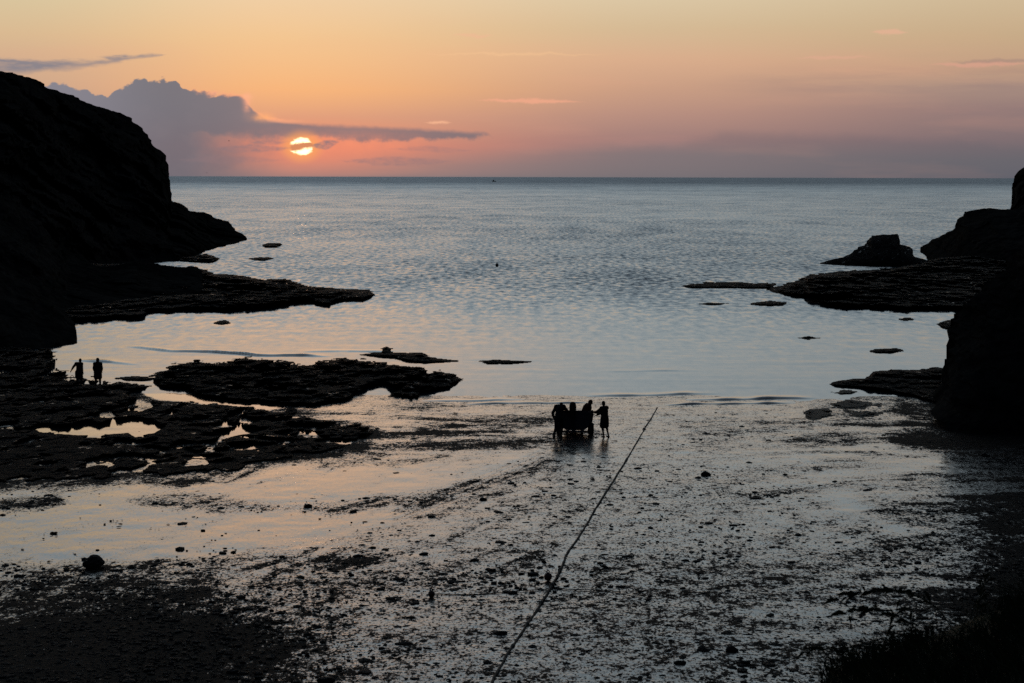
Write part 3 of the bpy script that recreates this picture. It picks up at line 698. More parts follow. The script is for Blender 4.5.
stone('stone', 985, 456, 8, 3, 'small stone on dull sand below the right near cliff', 'stone', 10)
stone('stone', 483, 500, 7, 3, 'small stone on grey sand left of the rope', 'stone', 11)
stone('stone', 500, 634, 15, 4, 'heap shaped dark stone left of the rope near the bottom', 'stone', 12)

# uncountable pebbles and weed scraps
def scatter_pebbles():
    ico = bmesh.new(); bmesh.ops.create_icosphere(ico, subdivisions=1, radius=1.0)
    bv_ = np.array([tuple(x.co) for x in ico.verts]); bf = np.array([[x.index for x in f.verts] for f in ico.faces]); ico.free()
    N = 40000
    u = rng.uniform(-40, 1064, N); v = 410 + 300 * rng.uniform(0, 1, N) ** 0.8
    p = on_beach(u, v)
    # density from the drained-sand map
    iy = np.clip(np.searchsorted(by, p[:, 1]), 0, len(by) - 1)
    ix = np.clip(np.searchsorted(bu_, 512 + F * p[:, 0] / p[:, 1]), 0, len(bu_) - 1)
    dd = dry[iy, ix]
    cl = fbm(p[:, 0] * 0.5, p[:, 1] * 0.3, o=3, s=77)
    keep = rng.uniform(0, 1, N) < np.clip((dd - 0.22) * 1.1 + cl * 0.5, 0.01, 0.9)
    p = p[keep]; n = len(p)
    r = 0.012 + 0.022 * rng.exponential(1.0, n); r = np.minimum(r, 0.15)
    ax = np.stack([r * rng.uniform(0.8, 1.9, n), r * rng.uniform(0.8, 1.5, n), r * rng.uniform(0.25, 0.6, n)], -1)
    th = rng.uniform(0, 6.28, n); c_, s_ = np.cos(th), np.sin(th)
    V = bv_[None] * rng.uniform(0.75, 1.2, (n, len(bv_), 1)) * ax[:, None]
    Vx = V[..., 0] * c_[:, None] - V[..., 1] * s_[:, None]; Vy = V[..., 0] * s_[:, None] + V[..., 1] * c_[:, None]
    V = np.stack([Vx, Vy, V[..., 2]], -1) + p[:, None]
    Q = (bf[None] + (np.arange(n) * len(bv_))[:, None, None]).reshape(-1, 3)
    o = link('pebbles', raw_mesh('pebbles', V.reshape(-1, 3), Q), M_STONE)
    tag(o, 'scattered small dark pebbles and weed scraps over the wet sand', 'pebbles', kind='stuff')
scatter_pebbles()

# ------------------------------------------------------------------ ropes and floats
M_ROPE = simple('wet_rope', (0.020, 0.018, 0.015), 0.8, 0.2)
M_FLOAT = simple('weathered_float', (0.05, 0.02, 0.015), 0.5, 0.4)
def rope(name, pts, rad, seed, lumps=()):
    n = 420
    t = np.linspace(0, 1, n); k = np.linspace(0, 1, len(pts))
    u = np.interp(t, k, [p[0] for p in pts]); v = np.interp(t, k, [p[1] for p in pts])
    p = on_beach(u, v)
    p[:, 0] += 0.13 * fbm(t * 7, t * 0, o=4, s=seed); p[:, 2] += rad * 0.6
    R = rad * (1 + 0.35 * fbm(t * 160, t * 0 + 2, o=3, s=seed + 1))
    for (tt, k_) in lumps: R = R * (1 + k_ * np.exp(-((t - tt) / 0.004) ** 2))
    m = 7; ang = np.linspace(0, 2 * np.pi, m, endpoint=False)
    T = np.gradient(p, axis=0); T /= np.linalg.norm(T, axis=1)[:, None]
    A = np.cross(T, [0, 0, 1]); A /= np.linalg.norm(A, axis=1)[:, None]; B = np.cross(A, T)
    V = p[:, None] + R[:, None, None] * (np.cos(ang + 0)[None, :, None] * A[:, None] + np.sin(ang)[None, :, None] * B[:, None])
    V = np.concatenate([V, V[:, :1]], 1)
    me_, _ = grid_mesh(name, V, smooth=True)
    return link(name, me_, M_ROPE)
tag(rope('mooring_rope', [(657, 408), (641, 436), (606, 496), (572, 550), (556, 579), (540, 606), (514, 646), (486, 690)], 0.033, 3, [(0.11, 1.2), (0.2, 0.7), (0.53, 1.0), (0.61, 1.4), (0.7, 0.9), (0.78, 1.1), (0.86, 0.8)]), 'long straight dark mooring rope running down the beach to the bottom edge', 'rope')
tag(rope('line', [(431, 594), (470, 595), (520, 591), (552, 589), (590, 590), (622, 592)], 0.014, 8), 'thin line lying across the mooring rope from small float', 'rope')
def float_buoy(name, u, v, dpx, label, cat, z=None):
    p = at(u, v) if z is None else Vector(on_z(np.array(u), np.array(v), np.array(0.)))
    r = dpx / F * p.y / 2
    e = empty(name, (p.x, p.y, float(beach_z(0, p.y)) if z is None else 0.0))
    bm = bmesh.new(); bmesh.ops.create_uvsphere(bm, u_segments=20, v_segments=14, radius=r)
    for x in bm.verts:
        x.co.z = x.co.z * 1.12 + r * 0.9
        if x.co.z > r * 1.6: x.co.x *= 0.8; x.co.y *= 0.8
    bm_obj('ball', bm, M_FLOAT, e)
    bm = bmesh.new()
    for k in range(16):
        a0 = 2 * math.pi * k / 16
        bmesh.ops.create_uvsphere(bm, u_segments=6, v_segments=4, radius=r * 0.14, matrix=Matrix.Translation((r * 0.34 * math.cos(a0), 0, r * 2.1 + r * 0.34 * math.sin(a0))))
    bm_obj('ring', bm, M_ROPE, e)
    return tag(e, label, cat)
float_buoy('float', 431.5, 597, 7, 'small round float on the sand at end of the thin line', 'float')
float_buoy('float', 548, 580, 8, 'small round float beside the mooring rope above the thin line', 'float')
float_buoy('buoy', 497, 266.5, 3.2, 'tiny round mooring buoy alone on the sea beyond the cove', 'buoy', 0)

# ------------------------------------------------------------------ distant boat, birds
M_PAINT = simple('boat_paint', (0.05, 0.05, 0.06), 0.5, 0.3)
p = ray(np.array(494.), np.array(176.)); p = p / p[1] * 5000
sh = empty('fishing_boat', (p[0], 5000, 0))
def boxm(bm, c_, s_, rot=None):
    r = bmesh.ops.create_cube(bm, size=1.0)
    for x in r['verts']:
        x.co = Vector((x.co.x * s_[0], x.co.y * s_[1], x.co.z * s_[2]))
        if rot: x.co = rot @ x.co
        x.co += Vector(c_)
    return r['verts']
bm = bmesh.new()
vs = boxm(bm, (0, 0, 0.8), (9, 3, 2.2))
for x in vs:
    if x.co.x > 0 and x.co.z > 1: x.co.x += 1.5
    if x.co.x > 0: x.co.y *= 0.3
bm_obj('hull', bm, M_PAINT, sh, False)
bm = bmesh.new(); boxm(bm, (-1.5, 0, 3.2), (3, 2.2, 2.6)); boxm(bm, (-1.5, 0, 4.6), (3.6, 2.5, 0.2)); bm_obj('cabin', bm, M_PAINT, sh, False)
bm = bmesh.new(); boxm(bm, (0.6, 0, 4.5), (0.25, 0.25, 6)); boxm(bm, (2, 0, 4), (3, 0.15, 0.15), Matrix.Rotation(0.5, 3, 'Y')); bm_obj('mast', bm, M_PAINT, sh, False)
tag(sh, 'tiny fishing boat on the horizon at the middle', 'boat')
M_BIRD = simple('dark_feathers', (0.02, 0.02, 0.02), 0.8, 0.1)
def bird(u, v, dist, sc, rz, label):
    d = ray(np.array(float(u)), np.array(float(v))); d = d / d[1] * dist
    bm = bmesh.new()
    bmesh.ops.create_uvsphere(bm, u_segments=12, v_segments=8, radius=0.1)
    for x in bm.verts:
        y_ = x.co.y; x.co.y *= 2.2
        if y_ < 0: x.co.x *= 1 + y_ * 5; x.co.z *= 1 + y_ * 5
    bmesh.ops.create_uvsphere(bm, u_segments=8, v_segments=6, radius=0.055, matrix=Matrix.Translation((0, 0.24, 0.03)))
    bmesh.ops.create_cone(bm, segments=6, radius1=0.02, radius2=0.002, depth=0.08, matrix=Matrix.Translation((0, 0.32, 0.02)) @ Matrix.Rotation(-1.57, 4, 'X'))
    for sgn in (-1, 1):      # arched two-joint wings
        pts = [(0.05, 0.10, 0.03), (0.30, 0.14, 0.20), (0.62, -0.02, 0.12)]; ch = [0.20, 0.17, 0.02]
        rows_ = []
        for (a_, b_, c_), k in zip(pts, ch):
            rows_.append([bm.verts.new((sgn * a_, b_ + dy_ * k, c_ + th_)) for dy_, th_ in ((0.35, 0), (-0.1, 0.018), (-0.65, 0), (-0.1, -0.012))])
        for i in (0, 1):
            for j in range(4):
                bm.faces.new((rows_[i][j], rows_[i][(j + 1) % 4], rows_[i + 1][(j + 1) % 4], rows_[i + 1][j]))
        bm.faces.new(rows_[2])
    o = bm_obj('bird', bm, M_BIRD); o.location = (d[0], dist, d[2] + CAMZ); o.rotation_euler = (0.1, 0.25, rz); o.scale = (sc,) * 3
    return tag(o, label, 'bird', 'birds flying before the clouds')
bird(229, 141, 700, 0.8, 1.0, 'dark speck of a bird flying high before the grey cumulus')
bird(207, 173, 700, 0.9, 0.4, 'dark speck of a bird flying low just above the sea horizon')

# ------------------------------------------------------------------ people
M_SKIN = simple('skin', (0.16, 0.09, 0.065), 0.6, 0.25, 0.1)
M_HAIR = simple('dark_hair', (0.012, 0.009, 0.007), 0.6, 0.2)
M_COAT = simple('dark_coat', (0.016, 0.017, 0.020), 0.9, 0.08)
M_RUST = simple('rust_brown_coat', (0.055, 0.026, 0.018), 0.9, 0.08)
M_BLUE = simple('blue_trousers', (0.018, 0.026, 0.045), 0.9, 0.08)
M_SHOE = simple('rubber_boot', (0.010, 0.010, 0.010), 0.6, 0.2)
def cone_shell(bm, a_, b_, ra, rb, n=12):
    a_, b_ = Vector(a_), Vector(b_); d = b_ - a_; L = d.length
    q = d.to_track_quat('Z', 'Y').to_matrix().to_4x4() if L > 1e-5 else Matrix()
    M = Matrix.Translation(a_) @ q
    prof = [(-ra, 0.001)] + [(-ra * math.cos(t), ra * math.sin(t)) for t in (0.5, 1.05)] + [(0, ra), (L, rb)] + [(L + rb * math.sin(t), rb * math.cos(t)) for t in (0.5, 1.05)] + [(L + rb, 0.001)]
    rings = [[bm.verts.new(M @ Vector((r * math.cos(2 * math.pi * k / n), r * math.sin(2 * math.pi * k / n), z))) for k in range(n)] for z, r in prof]
    for i in range(len(rings) - 1):
        for k in range(n):
            bm.faces.new((rings[i][k], rings[i][(k + 1) % n], rings[i + 1][(k + 1) % n], rings[i + 1][k]))
    bm.faces.new(rings[0][::-1]); bm.faces.new(rings[-1])
def ell(bm, c_, r_, rot=None):
    M = Matrix.Translation(Vector(c_)) @ (rot.to_4x4() if rot else Matrix()) @ Matrix.Diagonal((*r_, 1))
    bmesh.ops.create_uvsphere(bm, u_segments=18, v_segments=12, radius=1.0, matrix=M)
def fuse(name, bm, vox, mat, parent):
    """union of overlapping closed shells into one continuous surface"""
    bmesh.ops.recalc_face_normals(bm, faces=bm.faces)
    me_ = bpy.data.meshes.new(name + '_raw'); bm.to_mesh(me_); bm.free()
    t = bpy.data.objects.new(name + '_raw', me_); COL.objects.link(t)
    r = t.modifiers.new('r', 'REMESH'); r.mode = 'VOXEL'; r.voxel_size = vox; r.use_smooth_shade = True
    s_ = t.modifiers.new('s', 'SMOOTH'); s_.iterations = 3; s_.factor = 0.5
    dg = bpy.context.evaluated_depsgraph_get()
    m2 = bpy.data.meshes.new_from_object(t.evaluated_get(dg)); m2.name = name
    bpy.data.objects.remove(t); bpy.data.meshes.remove(me_)
    return link(name, m2, mat, parent)
def hand(bm, wr, dirv, side, up):
    """palm, four unequal curled fingers, thumb from the side of the palm"""
    d = Vector(dirv).normalized(); u_ = (Vector(up) - d * Vector(up).dot(d)).normalized(); s_ = d.cross(u_) * side
    B = Matrix((s_, d, u_)).transposed()
    wr = Vector(wr)
    ell(bm, wr + d * 0.055, (0.040, 0.055, 0.016), B)
    cone_shell(bm, wr - d * 0.02, wr + d * 0.03, 0.026, 0.024)
    for i, L in enumerate((0.070, 0.080, 0.075, 0.058)):
        b0 = wr + d * 0.095 + s_ * (0.030 - 0.020 * i); q = b0
        ang = 0.25
        for seg, r in ((0.45, 0.0085), (0.32, 0.0080), (0.25, 0.0072)):
            nx = q + (d * math.cos(ang) - u_ * math.sin(ang)) * L * seg
            cone_shell(bm, q, nx, r, r * 0.93, 8); q = nx; ang += 0.38
    b0 = wr + d * 0.035 + s_ * 0.032
    t1 = b0 + (d * 0.55 + s_ * 0.7 - u_ * 0.25) * 0.042; t2 = t1 + (d * 0.85 + s_ * 0.25 - u_ * 0.35) * 0.032
    cone_shell(bm, b0, t1, 0.012, 0.010, 8); cone_shell(bm, t1, t2, 0.010, 0.008, 8)
def person(loc, rz, J, label, coat, legs, leg_kind, shoes=True, hood=False, skirt=None, hair=True, bulk=1.0, flare=0.14):
    """J: joints in local metres, figure facing +y. keys pel chest neck head look; shL elL wrL (and R); hipL knL anL"""
    V_ = {k: Vector(x) for k, x in J.items()}
    e = empty('person', loc, rz); tag(e, label, 'person')
    look = V_['look'].normalized(); upv = (V_['head'] - V_['neck']).normalized()
    rt = look.cross(upv).normalized(); upv = rt.cross(look)
    HB = Matrix((rt, look, upv)).transposed()
    hc = V_['head']
    bm = bmesh.new()
    cone_shell(bm, V_['pel'], (V_['pel'] + V_['chest']) / 2, 0.135, 0.125); cone_shell(bm, (V_['pel'] + V_['chest']) / 2, V_['chest'], 0.125, 0.145)
    cone_shell(bm, V_['shL'], V_['shR'], 0.075, 0.075)
    cone_shell(bm, V_['chest'], V_['neck'], 0.11, 0.06); cone_shell(bm, V_['neck'], hc - upv * 0.06, 0.055, 0.052)
    ell(bm, hc + upv * 0.01, (0.074, 0.092, 0.108), HB); ell(bm, hc + look * 0.025 - upv * 0.065, (0.052, 0.060, 0.055), HB)
    cone_shell(bm, hc + look * 0.088 + upv * 0.012, hc + look * 0.112 - upv * 0.028, 0.010, 0.016, 8)      # nose
    cone_shell(bm, hc + look * 0.078 + upv * 0.03 - rt * 0.04, hc + look * 0.078 + upv * 0.03 + rt * 0.04, 0.012, 0.012, 8)   # brow
    cone_shell(bm, hc + look * 0.082 - upv * 0.062 - rt * 0.02, hc + look * 0.082 - upv * 0.062 + rt * 0.02, 0.009, 0.009, 8)   # lips
    for sg in (-1, 1):
        ell(bm, hc + rt * sg * 0.074 - upv * 0.005, (0.012, 0.022, 0.032), HB)
        ell(bm, hc + look * 0.078 + rt * sg * 0.032 + upv * 0.008, (0.012, 0.008, 0.008), HB)
    for q, sg in (('L', -1), ('R', 1)):
        cone_shell(bm, V_['sh' + q], V_['el' + q], 0.055, 0.043); cone_shell(bm, V_['el' + q], V_['wr' + q], 0.043, 0.028)
        hand(bm, V_['wr' + q], V_['wr' + q] - V_['el' + q], sg, J.get('palm', (0, 0, 1)))
        cone_shell(bm, V_['hip' + q], V_['kn' + q], 0.088, 0.058); cone_shell(bm, V_['kn' + q], V_['an' + q], 0.056, 0.038)
        mid = V_['kn' + q].lerp(V_['an' + q], 0.3); ell(bm, mid - Vector((0, 0.015, 0)), (0.055, 0.06, 0.11))
        f = Vector(J.get('foot' + q, (0, 1, 0)))
        cone_shell(bm, V_['an' + q] + Vector((0, 0, -0.045)) - f * 0.04, V_['an' + q] + f * 0.14 + Vector((0, 0, -0.062)), 0.036, 0.026)
    body = fuse('body', bm, 0.0085, M_SKIN, e)
    bm = bmesh.new()     # coat with sleeves
    mid = (V_['pel'] + V_['chest']) / 2
    cone_shell(bm, V_['pel'] - (V_['chest'] - V_['pel']).normalized() * 0.02, mid, 0.165 * bulk, 0.155 * bulk); cone_shell(bm, mid, V_['chest'], 0.155 * bulk, 0.17 * bulk)
    cone_shell(bm, V_['shL'], V_['shR'], 0.098 * bulk, 0.098 * bulk); cone_shell(bm, V_['chest'], V_['neck'] - (V_['neck'] - V_['chest']) * 0.12, 0.14 * bulk, 0.078)
    for q in 'LR':
        cone_shell(bm, V_['sh' + q], V_['el' + q], 0.078 * bulk, 0.064 * bulk); cone_shell(bm, V_['el' + q], V_['el' + q].lerp(V_['wr' + q], 0.9), 0.064 * bulk, 0.048)
    if skirt:
        for q in 'LR':
            cone_shell(bm, V_['hip' + q], V_['hip' + q].lerp(V_['kn' + q], skirt), flare, flare)
        cone_shell(bm, V_['pel'], (V_['hipL'].lerp(V_['knL'], skirt) + V_['hipR'].lerp(V_['knR'], skirt)) / 2, 0.16, 0.14)
    if hood:
        ell(bm, hc + upv * 0.012 - look * 0.015, (0.105, 0.115, 0.130), HB); cone_shell(bm, hc - upv * 0.07, V_['neck'], 0.09, 0.11)
    fuse('coat', bm, 0.018, coat, e)
    if hair and not hood:
        bm = bmesh.new(); ell(bm, hc + upv * 0.028 - look * 0.018, (0.085, 0.094, 0.102), HB)
        ell(bm, hc - look * 0.055 - upv * 0.03, (0.068, 0.05, 0.075), HB)
        fuse('hair', bm, 0.012, M_HAIR, e)
    bm = bmesh.new()
    cone_shell(bm, V_['hipL'], V_['hipR'], 0.125, 0.125)
    end = 1.0 if leg_kind == 'trousers' else 0.8
    for q in 'LR':
        cone_shell(bm, V_['hip' + q], V_['hip' + q].lerp(V_['kn' + q], end), 0.115, 0.082)
        if end == 1.0: cone_shell(bm, V_['kn' + q], V_['kn' + q].lerp(V_['an' + q], 0.85), 0.080, 0.062)
    fuse(leg_kind, bm, 0.018, legs, e)
    if shoes:
        for q in 'LR':
            f = Vector(J.get('foot' + q, (0, 1, 0))); bm = bmesh.new()
            cone_shell(bm, V_['an' + q] + Vector((0, 0, 0.10)), V_['an' + q] + Vector((0, 0, -0.03)), 0.062, 0.058)
            cone_shell(bm, V_['an' + q] + Vector((0, 0, -0.045)) - f * 0.045, V_['an' + q] + f * 0.15 + Vector((0, 0, -0.058)), 0.045, 0.036)
            fuse('boot', bm, 0.012, M_SHOE, e)
    return e
GR = float(at(576, 436).y)   # distance of the boat group
def gx(u): return (u - 512) / F * GR
def gz(y): return float(beach_z(0, y))
# standing at the right of the boat, both arms out to it (to -x)
pr = at(604.5, 437)
person((pr.x, pr.y, gz(pr.y)), math.radians(42), dict(pel=(0, 0, 0.93), chest=(0, 0.03, 1.26), neck=(0, 0.05, 1.46), head=(0, 0.09, 1.61), look=(0.1, 1, -0.25),
    shL=(-0.17, 0.04, 1.39), elL=(-0.36, 0.18, 1.20), wrL=(-0.54, 0.36, 1.22), shR=(0.17, 0.04, 1.39), elR=(0.10, 0.30, 1.15), wrR=(-0.12, 0.44, 1.02),
    hipL=(-0.10, 0, 0.90), knL=(-0.11, 0.05, 0.48), anL=(-0.11, -0.06, 0.09), hipR=(0.10, 0, 0.90), knR=(0.12, 0.0, 0.48), anR=(0.13, -0.14, 0.09)),
    'person in a knee length coat with bare legs standing right of boat', M_COAT, M_COAT, 'shorts', shoes=False, skirt=0.85, bulk=1.18, flare=0.135)
# bent over at the left of the boat, back to us
pl_ = at(559.0, 437.5)
person((pl_.x, pl_.y, gz(pl_.y)), math.radians(-20), dict(pel=(0, -0.10, 0.95), chest=(0.02, 0.06, 1.34), neck=(0.02, 0.18, 1.52), head=(0.02, 0.28, 1.54), look=(0.1, 0.75, -0.6),
    shL=(-0.19, 0.12, 1.46), elL=(-0.37, 0.12, 1.14), wrL=(-0.33, 0.24, 0.86), shR=(0.19, 0.14, 1.47), elR=(0.30, 0.36, 1.24), wrR=(0.34, 0.66, 1.18),
    hipL=(-0.10, -0.10, 0.92), knL=(-0.15, 0.0, 0.50), anL=(-0.20, -0.18, 0.09), hipR=(0.10, -0.10, 0.92), knR=(0.11, 0.12, 0.52), anR=(0.10, 0.0, 0.09)),
    'person bent forward with rounded back leaning on the left of boat', M_COAT, M_COAT, 'trousers', bulk=1.2)
# two on the rock shelf
for k, (u, v, lb, J2) in enumerate([
    (79, 386.5, 'person on the dark rock shelf at left, one arm hanging out holding a bag', dict(chest=(0, 0.08, 1.26), neck=(0, 0.13, 1.45), head=(0.01, 0.20, 1.58), elL=(-0.38, 0.06, 1.20), wrL=(-0.55, 0.14, 0.99), elR=(0.22, 0.0, 1.13), wrR=(0.20, 0.12, 0.90))),
    (98, 386.5, 'person in a bulky coat on the rock shelf, arms down, rightmost of the pair', dict(elL=(-0.24, -0.02, 1.12), wrL=(-0.20, 0.14, 0.92), elR=(0.25, -0.03, 1.12), wrR=(0.22, 0.13, 0.91)))]):
    p = at(u, v)
    J = dict(pel=(0, 0, 0.93), chest=(0, 0.04, 1.27), neck=(0, 0.06, 1.47), head=(0, 0.10, 1.62), look=(0.1, 1, -0.35), shL=(-0.18, 0.03, 1.40), shR=(0.18, 0.03, 1.40),
             hipL=(-0.10, 0, 0.90), knL=(-0.12, 0.04, 0.48), anL=(-0.13, -0.04, 0.09), hipR=(0.10, 0, 0.90), knR=(0.12, 0.06, 0.48), anR=(0.13, 0.0, 0.09)); J.update(J2)
    person((p.x, p.y, gz(p.y)), math.radians((-15, 10)[k]), J, lb, M_COAT, M_COAT, 'trousers', hood=(k == 1), skirt=0.75, bulk=1.12)
pb = at(72.3, 386.0)
bg = empty('bag', (pb.x, pb.y, gz(pb.y)))
bm = bmesh.new(); boxm(bm, (0, 0, 0.22), (0.40, 0.22, 0.44))
bmesh.ops.bevel(bm, geom=bm.edges[:], offset=0.07, segments=3, affect='EDGES'); bm_obj('pouch', bm, M_COAT, bg)
bm = bmesh.new()
for k in range(13):
    t0, t1 = math.pi * k / 13, math.pi * (k + 1) / 13
    cone_shell(bm, (0.13 * math.cos(t0), 0, 0.42 + 0.26 * math.sin(t0)), (0.13 * math.cos(t1), 0, 0.42 + 0.26 * math.sin(t1)), 0.014, 0.014, 6)
bm_obj('strap', bm, M_ROPE, bg)
tag(bg, 'dark bag standing on rock beside the left one of the pair', 'bag')

# ------------------------------------------------------------------ boat on its trailer
M_HULL = simple('dark_hull', (0.020, 0.022, 0.028), 0.5, 0.3)
M_WOOD = simple('varnished_wood', (0.06, 0.035, 0.02), 0.5, 0.3)
M_STEEL = simple('galvanised_steel', (0.10, 0.10, 0.10), 0.5, 0.4, metal=0.6)
M_TYRE = simple('tyre_rubber', (0.012, 0.012, 0.012), 0.85, 0.15)
bx = (gx(576.0), GR - 0.2); bz = gz(GR)
TIP = math.radians(-8)
boat = empty('boat', (bx[0], bx[1] + 0.061, bz + 0.075 + 0.22)); boat.rotation_euler = (TIP, 0, 0)
def hull_section(t, n=15, inset=0.0):
    """t 0 transom .. 1 bow"""
    half = (0.81 * (1 - max(0, (t - 0.35) / 0.65) ** 2.2) + 0.012) - inset; keel = 0.02 + 0.28 * max(0, t - 0.55) ** 1.6 * 2 + inset; top_ = 0.95 + 0.02 * t * t
    pts = []
    for k in range(n):
        a_ = -1 + 2 * k / (n - 1); s_ = abs(a_)
        xx = half * math.copysign(min(1, (s_ ** 0.42)), a_); zz = keel + (top_ - keel) * (s_ ** 2.6)
        pts.append((xx, t * 2.2, zz))
    return pts
bm = bmesh.new(); rows_ = []
for inset in (0.0, 0.035):
    rows_.append([[bm.verts.new(p) for p in hull_section(t, 15, inset)] for t in np.linspace(0, 1, 22)])
for R_ in rows_:
    for i in range(21):
        for k in range(14): bm.faces.new((R_[i][k], R_[i][k + 1], R_[i + 1][k + 1], R_[i + 1][k]))
for i in range(21):
    for k in (0, 14): bm.faces.new((rows_[0][i][k], rows_[0][i + 1][k], rows_[1][i + 1][k], rows_[1][i][k]))
bmesh.ops.recalc_face_normals(bm, faces=bm.faces); bm_obj('hull', bm, M_HULL, boat)
bm = bmesh.new(); pts = hull_section(0.0)
f_ = [bm.verts.new((x, -0.012, z)) for x, y, z in pts]; b_ = [bm.verts.new((x, 0.04, z)) for x, y, z in pts]
bm.faces.new(f_); bm.faces.new(b_[::-1])
for k in range(15): bm.faces.new((f_[k], b_[k], b_[(k + 1) % 15], f_[(k + 1) % 15]))
bmesh.ops.recalc_face_normals(bm, faces=bm.faces); bm_obj('transom', bm, M_HULL, boat, False)
bm = bmesh.new()
for sg in (0, 14):
    pp = [hull_section(t)[sg] for t in np.linspace(0, 1, 18)]
    for q0, q1 in zip(pp, pp[1:]): cone_shell(bm, q0, q1, 0.035, 0.035, 8)
bm_obj('gunwale', bm, M_WOOD, boat)
for yy in (0.6, 1.35):
    bm = bmesh.new(); boxm(bm, (0, yy, 0.50), (1.30 - 0.12 * yy, 0.26, 0.035)); bm_obj('thwart', bm, M_WOOD, boat, False)
ob = empty('outboard_motor', (gx(573.2) - bx[0], -0.16, 0)); ob.parent = boat
bm = bmesh.new(); bmesh.ops.create_uvsphere(bm, u_segments=24, v_segments=16, radius=1.0)
for x in bm.verts:
    x.co = Vector((math.copysign(abs(x.co.x) ** 0.7, x.co.x) * 0.17, math.copysign(abs(x.co.y) ** 0.7, x.co.y) * 0.23, 1.06 + math.copysign(abs(x.co.z) ** 0.75, x.co.z) * 0.31))
bm_obj('cowl', bm, M_SHOE, ob)
bm = bmesh.new(); boxm(bm, (0, 0, 0.42), (0.13, 0.20, 0.80)); boxm(bm, (0, 0.09, 0.66), (0.22, 0.10, 0.26)); boxm(bm, (0, -0.02, 0.08), (0.22, 0.34, 0.02)); bm_obj('leg', bm, M_SHOE, ob, False)
bm = bmesh.new(); ell(bm, (0, -0.02, -0.02), (0.05, 0.17, 0.05))
for k in range(3):
    a_ = 2.09 * k; ell(bm, (0.08 * math.cos(a_), -0.17, -0.02 + 0.08 * math.sin(a_)), (0.06, 0.012, 0.035), Matrix.Rotation(-a_, 3, 'Y'))
bm_obj('propeller', bm, M_STEEL, ob)
bm = bmesh.new(); cone_shell(bm, (0.05, 0.2, 0.92), (0.16, 0.72, 1.0), 0.022, 0.026, 8); bm_obj('tiller', bm, M_SHOE, ob)
tag(boat, 'dark open dinghy with outboard motor sitting on beach trailer', 'boat')

tr = empty('boat_trailer', (bx[0], bx[1], bz + 0.075)); tr.rotation_euler = (TIP, 0, 0)
bm = bmesh.new()
for sg in (-1, 1): boxm(bm, (sg * 0.36, 0.95, 0.20), (0.12, 2.1, 0.14))
for yy in (0.0, 1.1, 1.9): boxm(bm, (0, yy, 0.15), (0.60, 0.09, 0.05))
bm_obj('frame', bm, M_STEEL, tr, False)
bm = bmesh.new(); boxm(bm, (0, 0.55, 0.17), (1.50, 0.08, 0.09)); bm_obj('axle', bm, M_STEEL, tr, False)
bm = bmesh.new(); boxm(bm, (0, 2.55, 0.26), (0.08, 1.1, 0.09)); boxm(bm, (0, 3.1, 0.30), (0.10, 0.20, 0.12)); bm_obj('drawbar', bm, M_STEEL, tr, False)
bm = bmesh.new(); boxm(bm, (0, 0.02, 0.26), (0.9, 0.10, 0.03)); bm_obj('cradle', bm, M_WOOD, tr, False)
bm = bmesh.new(); boxm(bm, (0, 1.2, 0.26), (0.7, 0.10, 0.03)); bm_obj('cradle', bm, M_WOOD, tr, False)
bm = bmesh.new(); boxm(bm, (0, 2.7, 0.40), (0.05, 0.05, 0.20)); bmesh.ops.create_cone(bm, cap_ends=True, segments=20, radius1=0.1, radius2=0.1, depth=0.06, matrix=Matrix.Translation((0, 2.7, 0.40)) @ Matrix.Rotation(math.pi / 2, 4, 'Y'))
bm_obj('jockey_wheel', bm, M_STEEL, tr, False)
for sg in (-1, 1):
    wh = empty('wheel', (sg * 0.76, 0.55, 0.31)); wh.parent = tr
    bm = bmesh.new(); n_, m_ = 36, 12; rows_ = []
    for i in range(n_):
        a_ = 2 * math.pi * i / n_; tread = 0.012 if i % 2 else 0.0
        rows_.append([bm.verts.new((0.15 * math.sin(b2) * 0.95, (0.225 + (0.085 + tread * max(0, math.cos(b2))) * math.cos(b2)) * math.cos(a_), (0.225 + (0.085 + tread * max(0, math.cos(b2))) * math.cos(b2)) * math.sin(a_))) for b2 in [2 * math.pi * j / m_ for j in range(m_)]])
    for i in range(n_):
        for j in range(m_): bm.faces.new((rows_[i][j], rows_[(i + 1) % n_][j], rows_[(i + 1) % n_][(j + 1) % m_], rows_[i][(j + 1) % m_]))
    bm_obj('tyre', bm, M_TYRE, wh)
    bm = bmesh.new(); bmesh.ops.create_cone(bm, cap_ends=True, segments=28, radius1=0.165, radius2=0.15, depth=0.10, matrix=Matrix.Rotation(math.pi / 2, 4, 'Y'))
    bmesh.ops.create_cone(bm, cap_ends=True, segments=16, radius1=0.05, radius2=0.04, depth=0.18, matrix=Matrix.Rotation(math.pi / 2, 4, 'Y'))
    bm_obj('rim', bm, M_STEEL, wh, False)
tag(tr, 'two wheeled galvanised trailer under the dinghy on wet sand', 'trailer')
# seated in the boat, hunched, head to the right
person((gx(587.0), bx[1] + 0.55, bz + 0.44 + 0.44), math.radians(-78), dict(pel=(0, -0.10, 0.12), chest=(0, 0.06, 0.44), neck=(0, 0.17, 0.60), head=(0, 0.22, 0.70), look=(0, 1, -0.45),
    shL=(-0.18, 0.10, 0.54), elL=(-0.22, 0.06, 0.26), wrL=(-0.16, 0.28, 0.18), shR=(0.18, 0.10, 0.54), elR=(0.22, 0.06, 0.26), wrR=(0.16, 0.28, 0.18),
    hipL=(-0.10, -0.08, 0.10), knL=(-0.14, 0.26, 0.12), anL=(-0.14, 0.20, -0.30), hipR=(0.10, -0.08, 0.10), knR=(0.14, 0.26, 0.12), anR=(0.14, 0.20, -0.30)),
    'person in a reddish brown hooded coat sitting hunched in the dinghy', M_RUST, M_BLUE, 'trousers', hood=True, bulk=1.35)

